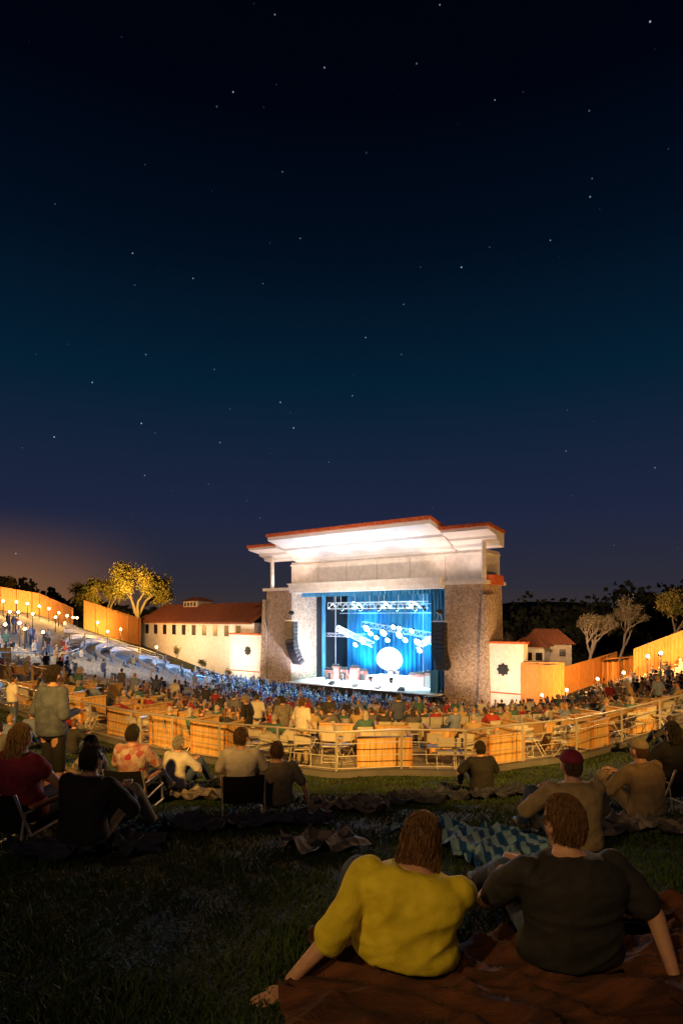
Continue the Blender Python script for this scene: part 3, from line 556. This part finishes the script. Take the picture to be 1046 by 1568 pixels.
def person(name,J,shirt='cr_shirt',pants='jeans',hair='cr_hair',style='short',cap=None,vox=.014,hd=True,sleeve=.5,headyaw=0,headtilt=0,loc=None,rz=0,scale=1,wide=1,fold=.0035,shortpants=False,parent=None,nst=420):
    PT=[]; hip,neck=J['hip'],J['neck']; R=J.get('right',vv(1,0,0)); up=(neck-hip).normalized(); R=(R-up*R.dot(up)).normalized(); fw=up.cross(R)
    if not hd: fold=0
    sh=[neck-R*.175*wide-up*.055,neck+R*.175*wide-up*.055]; hj=[hip-R*.095,hip+R*.095]
    hc=neck+up*.05+vv(0,0,.09)+fw*.03+J.get('ho',vv(0,0,0))
    V=[];Fc=[]; torso(V,Fc,hip,neck,R,-.012,wide=wide); capsule(V,Fc,neck-up*.04,hc-vv(0,0,.05),.064,.058)
    for i in(0,1):
        capsule(V,Fc,sh[i],J['el'][i],.05,.04); capsule(V,Fc,J['el'][i],J['wr'][i],.041,.026)
        capsule(V,Fc,hj[i],J['kn'][i],.08,.054); capsule(V,Fc,J['kn'][i],J['an'][i],.055,.037)
    PT.append((*remesh(V,Fc,vox),'skin'))
    V=[];Fc=[]; torso(V,Fc,hip,neck,R,.026,t0=-.07,t1=.99,wide=wide)
    for i in(0,1):
        e=J['el'][i]; q=sh[i]+(e-sh[i])*min(1,sleeve*1.6); capsule(V,Fc,sh[i]-(e-sh[i])*.05,q,.072,.068)
        capsule(V,Fc,neck-up*.05+(sh[i]-neck)*.3,sh[i],.06,.068)
        if sleeve>.7: capsule(V,Fc,e,e+(J['wr'][i]-e)*.88,.06,.043)
    PT.append((*remesh(V,Fc,vox,5,fold,len(name)%7),shirt))
    V=[];Fc=[]; torso(V,Fc,hip,neck,R,.004,t0=-.2,t1=.06,wide=wide)
    for i in(0,1):
        k,a=J['kn'][i],J['an'][i]; capsule(V,Fc,hj[i]+fw*.02,k,.09,.07)
        if not shortpants: capsule(V,Fc,k,a,.07,.055)
    PT.append((*remesh(V,Fc,vox,4,fold*.5,3),pants))
    for i in(0,1):
        a=J['an'][i]; ffw=vv(fw.x,fw.y,0); ffw=ffw.normalized() if ffw.length>.1 else vv(0,1,0)
        V=[];Fc=[]; capsule(V,Fc,a-ffw*.03+vv(0,0,-.035),a+ffw*.15+vv(0,0,-.045),.045,.036); capsule(V,Fc,a+vv(0,0,.03),a+vv(0,0,-.03),.045,.045); PT.append((*(remesh(V,Fc,max(vox,.014),3) if hd else (V,Fc)),'shoe'))
        w=J['wr'][i]; d=(w-J['el'][i]).normalized(); pn=vv(0,0,-1) if abs(d.z)<.8 else fw
        if w.z<.12 and name!='t': d=(vv(d.x,d.y-.3,0)).normalized(); pn=vv(0,0,-1); w=w+vv(0,0,-.045); hand(PT,w,d,pn,-1 if i==0 else 1,hd,.12)
        else: hand(PT,w,d,pn,-1 if i==0 else 1,hd)
    HR=Matrix.Rotation(headyaw,3,'Z')@Matrix.Rotation(headtilt,3,'Y'); seg=28 if hd else 14; rg_=20 if hd else 10; vs=[];fs=[]
    for i in range(rg_+1):
        t=math.pi*(i+.02)/(rg_+.04)
        for k in range(seg):
            w=6.28318*k/seg; x=math.sin(t)*math.cos(w); y=math.sin(t)*math.sin(w); z=math.cos(t)
            X=x*.076; Y=y*.096; Z=z*.118
            if z<0: f=1-.32*z*z; X*=f; Y=Y*(1-.2*z*z)+ (.012*-z if y>0 else .0)
            if y>.75 and abs(x)<.28:
                if -.35<z<.12: Y+=.022*(1-abs(x)/.28)*max(0,1-abs(z+.18)/.3)
            if y>.6 and abs(abs(x)-.35)<.2 and abs(z-.1)<.12: Y-=.006
            if y>.7 and abs(x)<.35 and abs(z+.5)<.1: Y+=.005
            vs.append(HR@vv(X,Y,Z)+hc)
    for i in range(rg_):
        for k in range(seg): fs.append((i*seg+k,(i+1)*seg+k,(i+1)*seg+(k+1)%seg,i*seg+(k+1)%seg))
    fs.append(tuple(range(seg))); PT.append((vs,fs,'skin'))
    def sp(c,r,m,s1=10,s2=7):
        q=MB(); q.sphere((0,0,0),r,m,s1,s2); PT.append(([HR@(Vector(v)+Vector(c))+hc for v in q.v],q.f,m))
    for sx in(-1,1): sp((sx*.028,.083,.012),(.012,.009,.007),'eye'); sp((sx*.08,-.005,-.008),(.014,.022,.032),'skin')
    sp((0,.088,-.058),(.024,.008,.006),'lip')
    sg=30 if hd else 14; rg2=16 if hd else 8; vs=[];fs=[]; R0=random.Random(len(name)*7)
    def lim(y): return 1.0 if y>.35 else (1.5 if y>-.25 else 2.1)
    for i in range(rg2+1):
        t=2.2*i/rg2
        for k in range(sg):
            w=6.28318*k/sg; y=math.sin(w); tt=min(t,lim(y)); n_=1+.025*math.sin(9*w+5*t+R0.random())
            vs.append(HR@vv(.081*math.sin(tt)*math.cos(w)*n_,.1*math.sin(tt)*y*n_-.006,.124*math.cos(tt)*n_)+hc)
    for i in range(rg2):
        for k in range(sg): fs.append((i*sg+k,(i+1)*sg+k,(i+1)*sg+(k+1)%sg,i*sg+(k+1)%sg))
    PT.append((vs,fs,hair))
    if style=='long':
        rows=[]
        for i in range(12):
            f=i/11; rows.append([HR@vv((.08+.015*math.sin(f*3)-.035*f)*math.cos(w)*(1+.05*math.sin(7*w+f*4)),(-.045-.015*f)+(.045)*math.sin(w)*(1+.06*math.sin(9*w)),.03-.27*f+.01*math.sin(5*w))+hc for w in np.linspace(0,6.283,25)[:-1]])
        q=MB(); q.loft(rows,0); PT.append((q.v,q.f,hair))
    if hd and not cap:
        q=MB(); sr=.0035 if nst<600 else .0017
        for _ in range(nst):
            w=R0.uniform(0,6.283); y=math.sin(w); l=lim(y); t0=R0.uniform(.02,l*.95); pts=[]; off=R0.uniform(0,.011)**1; L_=R0.uniform(.3,.7); tw=R0.uniform(-.35,.35)
            for j in range(4):
                tt=min(t0+L_*j/3,l+.1); ww=w+tw*j/3; o_=off*(1 if j<3 else 1.6); pts.append(HR@vv((.082+o_)*math.sin(tt)*math.cos(ww),(.101+o_)*math.sin(tt)*math.sin(ww)-.006,(.125+o_)*math.cos(tt))+hc)
            if style=='long' and y<.1:
                x0=math.cos(w)*R0.uniform(.3,1.05); ln=R0.uniform(.16,.34); ph=R0.uniform(0,6)
                for j in range(1,8): f=j/7; pts.append(HR@vv(x0*(.09+.014*math.sin(f*3)-.015*f)+.014*math.sin(f*6+ph),-.075-.03*abs(y)-.018*f+.008*math.sin(f*5+ph),-.07-ln*f)+hc) 
            q.tube(pts,[sr]*(len(pts)-1)+[.0006],0,4,False)
        PT.append((q.v,q.f,hair))
    if cap:
        q=MB(); q.sphere((0,0,.045),(.09,.108,.092),0,20,10); vs_=[Vector(v) for v in q.v]; vs_=[vv(v.x,v.y,max(v.z,.035)) for v in vs_]; PT.append(([HR@v+hc for v in vs_],q.f,cap))
        q=MB(); q.sphere((0,.13,.04),(.07,.075,.008),0,16,6); PT.append(([HR@Vector(v)+hc for v in q.v],q.f,cap))
    me=bpy.data.meshes.new(name); AV=[];AF=[];AM=[];mats=[]
    for vs,fs,m in PT:
        if m not in mats: mats.append(m)
        o=len(AV); AV+= [tuple(v) for v in vs]; k=mats.index(m)
        for f in fs: AF.append([i+o for i in f]); AM.append(k)
    me.from_pydata(AV,[],AF)
    for m in mats: me.materials.append(M[m])
    me.polygons.foreach_set('material_index',AM); me.polygons.foreach_set('use_smooth',[True]*len(AF)); me.update()
    if loc is None: return me
    o=bpy.data.objects.new(name,me); o.location=loc; o.rotation_euler[2]=rz; o.scale=(scale,)*3; return link(o,parent)
T=[person('t',pose('chair',.42),style='short',vox=.03,hd=False),person('t',pose('chair',.42,el=[vv(-.3,.1,.72),vv(.26,.25,.75)],wr=[vv(-.1,.3,.68),vv(.1,.35,1.0)]),style='long',vox=.03,hd=False,pants='khaki'),
   person('t',pose('stand'),style='short',vox=.03,hd=False),person('t',pose('cheer'),style='long',vox=.03,hd=False),person('t',pose('stand',wr=[vv(-.1,.3,1.2),vv(.1,.3,1.22)]),style='short',vox=.03,hd=False,pants='khaki'),person('t',pose('hug'),style='short',vox=.025,hd=False)]
crowd=empty('audience_crowd'); nP=0
def member(k,loc,rz,sc=1):
    o=bpy.data.objects.new('audience_member',T[k]); o.location=loc; o.rotation_euler[2]=rz; o.scale=(sc,)*3; return link(o,crowd)
for i,(x,y,t_,px) in enumerate(seats):
    pr=.74
    if px<350 and y>36: pr=.02+max(0,(px-270)/80)*.4
    if px<200 and y<=36: pr=.25
    if y>56 and px>350: pr=.88
    if random.random()<pr:
        k=random.choices([0,1,2,3,4],[6,5,1.0,.3,1.0] if y>30 else [6,5,.2,.05,.2])[0]
        member(k,(x,y,SZ[i]),t_+random.uniform(-.35,.35),random.uniform(.92,1.06)); nP+=1
for _ in range(240):
    a=random.uniform(-16,13); bb=random.uniform(4,15); p=BL(a,bb,0); member(random.choice((2,3,4,4)),(p[0],p[1],h(p[0],p[1])+.07),-.64+random.uniform(-.5,.5),random.uniform(.92,1.05)); nP+=1
for _ in range(34):
    px=random.uniform(-20,105); Y=random.uniform(36,60); x,y,z=G(px,Y); member(random.choice((2,4,2,3)),(x,y,z+.05),random.uniform(-1.6,.3))
for _ in range(24):
    px=random.uniform(830,1060); Y=random.uniform(40,54); x,y,z=G(px,Y); member(random.choice((2,4,2,3)),(x,y,z+.05),random.uniform(-.5,1.6))
# ------------------------------------------------------------------ box seats, folding chairs
def boxseat(x,y,w,hgt,rz,name='wooden_box_partition',d=.9):
    z=h(x,y)+.05; b=MB(); n=max(3,int(w/.14))
    for k in range(n): b.box((-w/2+(k+.5)*w/n,0,hgt/2+.02),(w/n-.008,.03,hgt-.04),M['wood2'])
    b.box((0,-.0,hgt+.02),(w+.06,.12,.04),M['wood2']); b.box((0,.03,.1),(w,.03,.08),M['wood'])
    for s in(-1,1):
        b.box((s*(w/2),-.0,hgt/2),(.07,.07,hgt),M['wood']); b.box((s*(w/2),d/2+.03,hgt/2+.02),(.03,d,hgt-.04),M['wood2']); b.box((s*(w/2),d/2+.06,hgt+.02),(.1,d-.0,.04),M['wood2'])
    return b.obj(name,loc=(x,y,z),rz=rz)
def foldchair(x,y,rz):
    b=MB(); m=M['metal']; c=M['chair']
    for s in(-.21,.21):
        b.tube([(s,-.24,0),(s,.02,.44),(s,.06,.5)],.012,m); b.tube([(s,.22,0),(s,-.17,.5),(s,-.25,.84)],.012,m)
    b.tube([(-.21,-.25,.84),(.21,-.25,.84)],.012,m); b.tube([(-.21,.22,.03),(.21,.22,.03)],.01,m); b.tube([(-.21,-.22,.05),(.21,-.22,.05)],.01,m)
    b.box((0,.03,.45),(.4,.38,.03),c); b.loft([[Vector((xx,-.2-.05*(zz-.55)*4-.02+.02*abs(xx)*4+t,zz)) for xx,t in((-.2,0),(0,-.015),(.2,0),(.2,.02),(0,.005),(-.2,.02))] for zz in(.6,.72,.83)],c)
    return b.obj('folding_chair',loc=(x,y,h(x,y)+.05),rz=rz)
def railpt(px,off): 
    Y=np.interp(px,rpx,rY)+off; X=(px-523)/F*Y; return X,railY((px-523)/F*np.interp(px,rpx,rY))+off
def ang(px): 
    a=railpt(px-12,0); c_=railpt(px+12,0); return math.atan2(c_[1]-a[1],c_[0]-a[0])
for px,off,w,hg in((589,.7,1.3,.75),(776,.7,1.1,.75),(918,.9,1.0,.8),(320,.8,1.25,.95),(250,1.2,1.3,.95),(185,1.6,1.4,.9),(110,2,1.5,.9),(40,2.4,1.6,.9),(860,2.6,1.2,.8),(985,1.5,1.3,.8),
                   (690,3.9,1.2,.7),(520,3.9,1.2,.7),(420,3.9,1.2,.7),(600,4.9,1.0,.7),(780,4.3,1.2,.7),(300,4.4,1.6,.9),(200,4.8,1.8,.9),(100,5.4,1.8,.9),(10,6,1.8,.9),(900,5,1.4,.8),(1010,5,1.4,.8),(-20,10,2.4,.9),(60,10.5,2.4,.9),(140,10,2.4,.9),(230,8.5,2,.9)):
    x,y=railpt(px,off); boxseat(x,y,w,hg,ang(px)+random.uniform(-.12,.12))
boxes=(589,776,918,320,250,185,110,40)
for row in range(3):
    for px in np.arange(-10,1060,27 if row else 30):
        if row==0 and any(abs(px-q)<58 for q in boxes): continue
        if random.random()<.22: continue
        off=.75+row*.95+random.uniform(-.25,.25); x,y=railpt(px+random.uniform(-8,8),off); foldchair(x,y,ang(px)+random.uniform(-.9,.9))
        if row>0 and random.random()<(.12 if px>500 else .35): member(random.choice((0,1)),(x,y,h(x,y)+.05),ang(px)+random.uniform(-.5,.5))
for row in range(3):
    for px in np.arange(0,1060,21):
        if random.random()<(.5 if row else .3):
            x,y=railpt(px+random.uniform(-5,5),5.6+row*.9)
            if row==0: foldchair(x,y,ang(px))
            member(random.choice((0,1,0,2)),(x,y,h(x,y)+.05),ang(px)+random.uniform(-.5,.5))
railing('handrail',[P(px,Y) for px,Y in((165,72),(200,72),(240,70),(270,68),(300,67),(335,72))],1.1,.05,3)
railing('handrail',[P(px,Y) for px,Y in((110,66),(140,70),(180,76),(215,80),(250,82))],1.1,.05,3)
railing('handrail',[P(px,Y) for px,Y in((0,33),(60,40),(100,48),(120,58))],1.1,.04,3)
railing('ramp_railing',[P(px,Y) for px,Y in((893,58),(920,56),(950,53),(985,50),(1020,47),(1060,45))],1.1,.05,3)
railing('ramp_railing',[P(px,Y) for px,Y in((880,50),(920,48),(960,46),(1000,44),(1060,42))],1.1,.04,3)
railing('ramp_railing',[P(px,Y) for px,Y in((950,56),(985,53),(1020,50.5),(1060,48))],1.3,.05,3)
railing('stair_handrail',[P(px,Y) for px,Y in((75,20.5),(100,22),(130,24.5),(150,27),(170,30))],.95,.03,1)
railing('stair_handrail',[P(px,Y) for px,Y in((215,17),(250,19),(262,22))],.95,.03,1)
# ------------------------------------------------------------------ lawn people
def lawnchair(px,Y,rz=0,name='low_lawn_chair',m='black',seat=.2,bk=.36):
    b=MB(); 
    for s in(-.25,.25):
        b.tube([(s,-.3,0),(s,.3,.02),(s,.28,seat+.03),(s,-.2,seat-.02),(s,-.36,seat+bk)],.013,M['metal']); b.tube([(s,-.33,.0),(s,-.26,seat+.18),(s,.2,seat+.2),(s,.27,.02)],.013,M['metal']); b.box((s,0,seat+.215),(.05,.4,.02),M['wood'])
    V=[Vector((xx,yy,zz-.02*math.cos(xx*6))) for yy,zz in((.28,seat+.04),(.05,seat),(-.18,seat),(-.27,seat+bk*.45),(-.36,seat+bk)) for xx in(-.24,-.12,0,.12,.24)]
    fs=[(i*5+j,i*5+j+1,i*5+j+6,i*5+j+5) for i in range(4) for j in range(4)]; b.add(V,fs,M[m]); b.add([v-Vector((0,.012,.012)) for v in V],fs,M[m])
    return b.obj(name,loc=G(px,Y,.0),rz=rz)
person('seated_woman_yellow_shirt',pose('back',hip=vv(.0,0,.12),neck=vv(.05,.02,.46),el=[vv(-.34,-.1,.24),vv(.3,.18,.26)],wr=[vv(-.5,-.1,.08),vv(.2,.42,.3)],right=vv(1,-.2,-.1),ho=vv(.04,.05,-.03)),'yellow','jeans','haira','long',loc=G(618,2.6,0),rz=.1,headyaw=-.35,headtilt=.15,sleeve=.62,wide=1.2,fold=.0085,vox=.01,nst=1700)
person('seated_man_black_tshirt',pose('back',neck=vv(0,.0,.54),el=[vv(-.33,.18,.28),vv(.34,-.1,.32)],wr=[vv(-.14,.42,.34),vv(.37,-.2,.09)],ho=vv(-.0,.03,0)),'blackt','jeans','haira','short',loc=G(872,2.65,0),rz=.08,headyaw=.3,sleeve=.45,wide=1.22,fold=.007,vox=.01,nst=1700)
person('seated_man_tan_jacket_cap',pose('hug',neck=vv(0,.04,.6)),'tan','jeans','hairb','short',cap='maroon',loc=G(882,4.7,0),rz=.1,sleeve=1,wide=1.1)
person('seated_man_grey_tshirt',pose('back',neck=vv(0,-.06,.62),wr=[vv(-.15,.3,.35),vv(.42,-.1,.09)],el=[vv(-.32,.1,.32),vv(.34,-.08,.34)]),'greyt','khaki','hairb','short',loc=G(424,7.6),rz=.1,wide=1.2,shortpants=True)
lawnchair(372,7.3,.2); person('seated_woman_light_top',pose('chair',.2),'whitet','khaki','hairb','short',loc=G(370,7.35),rz=.1,headyaw=-.4,shortpants=True)
lawnchair(40,5.1,-.3); person('seated_woman_magenta_top',pose('chair',.2),'maroon','jeans','hairy','long',loc=G(42,5.15),rz=-.3,sleeve=.2)
person('seated_man_dark_jacket',pose('hug'),'blackt','khaki','haird','short',loc=G(128,4.9),rz=-.3,sleeve=1,wide=1.2)
person('standing_man_blue_grey_hoodie',pose('stand',wr=[vv(-.1,.28,1.15),vv(.1,.28,1.17)]),'blueg','blackt','haird','short',loc=G(80,7.0),rz=-.5,sleeve=1,shortpants=True)
person('seated_man_patterned_shirt',pose('hug'),'print','khaki','hairb','short',loc=G(148,8.6),rz=2.4)
lawnchair(207,7.6,-.1); person('seated_woman_floral_shirt',pose('chair',.2),'floral','jeans','haird','short',loc=G(207,7.65),rz=-.1)
person('seated_person_white_top',pose('hug'),'whitet','jeans','hairg','short',loc=G(268,9.3),rz=-.4)
person('seated_man_tan_jacket',pose('hug'),'tan','khaki','hairb','short',cap='khaki',loc=G(990,6.2),rz=.4,sleeve=1,wide=1.15)
person('seated_woman_long_hair',pose('chair',.2),'blackt','jeans','haird','long',loc=G(1022,7.4),rz=.3); lawnchair(1022,7.35,.3)
person('seated_woman_dark_top',pose('hug'),'blackt','jeans','haird','short',loc=G(738,9.6),rz=.1)
person('standing_man_grey_shirt',pose('stand'),'greyt','khaki','haird','short',loc=(*railpt(433,2.2),h(*railpt(433,2.2))+.05),rz=.5)
person('standing_man_white_shirt',pose('stand'),'whitet','khaki','hairb','short',loc=(*railpt(463,1.0),h(*railpt(463,1.0))+.05),rz=-.6)
person('standing_man_dark_shirt',pose('stand'),'blackt','jeans','hairg','short',loc=(*railpt(378,1.8),h(*railpt(378,1.8))+.05),rz=1.2)
for px,Y,k,r in((12,14,5,-.3),(48,16.5,5,.2),(110,14.5,5,-.4),(20,18.5,2,-.6),(95,17.5,5,0),(1030,14,5,.2),(-5,11,5,0)): member(k,G(px,Y,.0),r)
for a,bd,z in((-3.2,.0,-9.2),(1.6,.1,-9.2),(4.6,-.1,-9.2),(-6.2,-.4,-9.2)):
    p=BL(a,bd,z); J=pose('stand',el=[vv(-.3,.05,1.2),vv(.3,.05,1.15)],wr=[vv(-.2,.28,1.15),vv(.05,.28,1.02)]); o=person('musician',J,'blackt' if a>0 else 'whitet','jeans','hairb','long' if a<0 else 'short',vox=.03,hd=False,loc=p,rz=BR+math.pi)
    b=MB(); b.loft([[Vector((xx*s_,.3+t,1.05+zz*s_)) for xx,zz in((-.2,0),(-.13,.14),(0,.09),(.12,.12),(.18,0),(.12,-.12),(0,-.09),(-.13,-.14))] for t,s_ in((-.03,.95),(0,1),(.03,.95))],M['amp']); b.box((-.42,.3,1.13),(.6,.03,.05),M['wood'],R=Matrix.Rotation(.15,3,'Y')); b.obj('electric_guitar',o)
person('drummer',pose('chair',.5,wr=[vv(-.15,.4,.95),vv(.15,.4,1.0)]),'whitet','jeans','haird','short',vox=.03,hd=False,loc=BL(dk,-8.4,-8.4),rz=BR+math.pi)
def blanket(px,Y,w,l,rz,m,name='picnic_blanket',amp=.02,seed=0):
    n1,n2=90,90; x0,y0,_=G(px,Y); U,W=np.meshgrid(np.linspace(-w/2,w/2,n1),np.linspace(-l/2,l/2,n2),indexing='ij'); U0,W0=U,W; U=U+.07*np.sin(W0*5+seed)+.03*np.sin(W0*13+seed); W=W+.08*np.sin(U0*4+seed)+.03*np.sin(U0*11)
    c_,s_=math.cos(rz),math.sin(rz); X=x0+U*c_-W*s_; Yv=y0+U*s_+W*c_
    r1=1-np.abs(np.sin(5*U+3*np.sin(4*W+seed)+seed)); r2=1-np.abs(np.sin(8*W+4*np.sin(3*U+seed*2)+2*U)); r3=np.sin(19*U+5*np.sin(8*W+seed)+9*W)
    Z=H(X,Yv)+.04+amp*(1.6*r1**2+1.6*r2**2+.4*r3)
    return npmesh(name,np.stack([X.ravel(),Yv.ravel(),Z.ravel()],1),gridfaces(n1,n2),m,smooth=True)
blanket(790,2.5,1.85,1.05,.05,M['blbrown'],amp=.026); blanket(745,5.2,1.1,1.5,.4,M['blblue'],amp=.04,seed=2); blanket(540,7.6,1.0,1.0,-.2,M['blpat'],amp=.05,seed=4); blanket(500,5.1,.7,.6,.5,M['blpat'],amp=.04,seed=5)
blanket(150,4.9,1.1,.6,.3,M['blnavy'],amp=.05,seed=6); blanket(300,8.6,1.4,.9,0,M['blpat'],amp=.05,seed=7); blanket(930,5.8,1.3,.8,.2,M['blpat'],amp=.05,seed=9); blanket(720,9.3,2.4,1.0,0,M['blnavy'],amp=.05,seed=11); blanket(1000,2.9,.8,1.3,.2,M['blbrown'],amp=.03,seed=12); blanket(390,6.2,1.6,.7,.1,M['blnavy'],amp=.04,seed=13); blanket(610,8.4,1.0,.8,.3,M['blnavy'],amp=.05,seed=15)
# ------------------------------------------------------------------ sky
W=bpy.data.worlds.new('World'); S.world=W; W.use_nodes=True; N=W.node_tree.nodes; Lk=W.node_tree.links; bg=N['Background']
try: W.cycles.sampling_method='NONE'
except Exception as ex: print(ex)
tc=N.new('ShaderNodeTexCoord'); sp=N.new('ShaderNodeSeparateXYZ'); Lk.new(tc.outputs['Generated'],sp.inputs[0])
cr=N.new('ShaderNodeValToRGB'); Lk.new(sp.outputs['Z'],cr.inputs[0]); el=cr.color_ramp.elements
stops=[(0,(.045,.032,.028)),(.05,(.026,.025,.038)),(.17,(.013,.019,.05)),(.36,(.0015,.014,.033)),(.52,(.0005,.0045,.013)),(.66,(.0002,.001,.0042)),(1,(.0001,.0004,.002))]
while len(el)<len(stops): el.new(.5)
for i,(p,c) in enumerate(stops): el[i].position=p; el[i].color=(*c,1)
dp=N.new('ShaderNodeVectorMath'); dp.operation='DOT_PRODUCT'; Lk.new(tc.outputs['Generated'],dp.inputs[0]); dp.inputs[1].default_value=Vector((-.66,.75,.0)).normalized()
mr=N.new('ShaderNodeMapRange'); Lk.new(dp.outputs['Value'],mr.inputs[0]); mr.inputs[1].default_value=.9; mr.inputs[2].default_value=1.0; mr.interpolation_type='SMOOTHSTEP'
mz=N.new('ShaderNodeMapRange'); Lk.new(sp.outputs['Z'],mz.inputs[0]); mz.inputs[1].default_value=.17; mz.inputs[2].default_value=0; mz.interpolation_type='SMOOTHSTEP'
mm=N.new('ShaderNodeMath'); mm.operation='MULTIPLY'; Lk.new(mr.outputs[0],mm.inputs[0]); Lk.new(mz.outputs[0],mm.inputs[1])
gl=N.new('ShaderNodeMixRGB'); gl.blend_type='ADD'; Lk.new(mm.outputs[0],gl.inputs[0]); Lk.new(cr.outputs[0],gl.inputs[1]); gl.inputs[2].default_value=(.24,.09,.008,1)
vo=N.new('ShaderNodeTexVoronoi'); vo.inputs['Scale'].default_value=52; Lk.new(tc.outputs['Generated'],vo.inputs['Vector'])
ms_=N.new('ShaderNodeMapRange'); Lk.new(vo.outputs['Distance'],ms_.inputs[0]); ms_.inputs[1].default_value=.062; ms_.inputs[2].default_value=.02; ms_.inputs[3].default_value=0; ms_.inputs[4].default_value=1
sc=N.new('ShaderNodeSeparateColor'); Lk.new(vo.outputs['Color'],sc.inputs[0]); pw=N.new('ShaderNodeMath'); pw.operation='POWER'; Lk.new(sc.outputs[0],pw.inputs[0]); pw.inputs[1].default_value=8
m2=N.new('ShaderNodeMath'); m2.operation='MULTIPLY'; Lk.new(ms_.outputs[0],m2.inputs[0]); Lk.new(pw.outputs[0],m2.inputs[1])
ad=N.new('ShaderNodeMixRGB'); ad.blend_type='ADD'; Lk.new(m2.outputs[0],ad.inputs[0]); Lk.new(gl.outputs[0],ad.inputs[1]); ad.inputs[2].default_value=(.55,.7,1,1)
Lk.new(ad.outputs[0],bg.inputs['Color']); bg.inputs['Strength'].default_value=1.0
# ------------------------------------------------------------------ camera
cam=bpy.data.cameras.new('Camera'); co=bpy.data.objects.new('Camera',cam); S.collection.objects.link(co); S.camera=co
co.location=(0,0,0); co.rotation_euler=(math.pi/2,0,0); cam.sensor_fit='HORIZONTAL'; cam.sensor_width=24; cam.lens=24*F/1046; cam.shift_y=(HY-784)/1046; cam.clip_start=.05; cam.clip_end=6000
S.view_settings.view_transform='Standard'; S.view_settings.look='None'; S.view_settings.exposure=0
print('seats',nS,'people',nP)
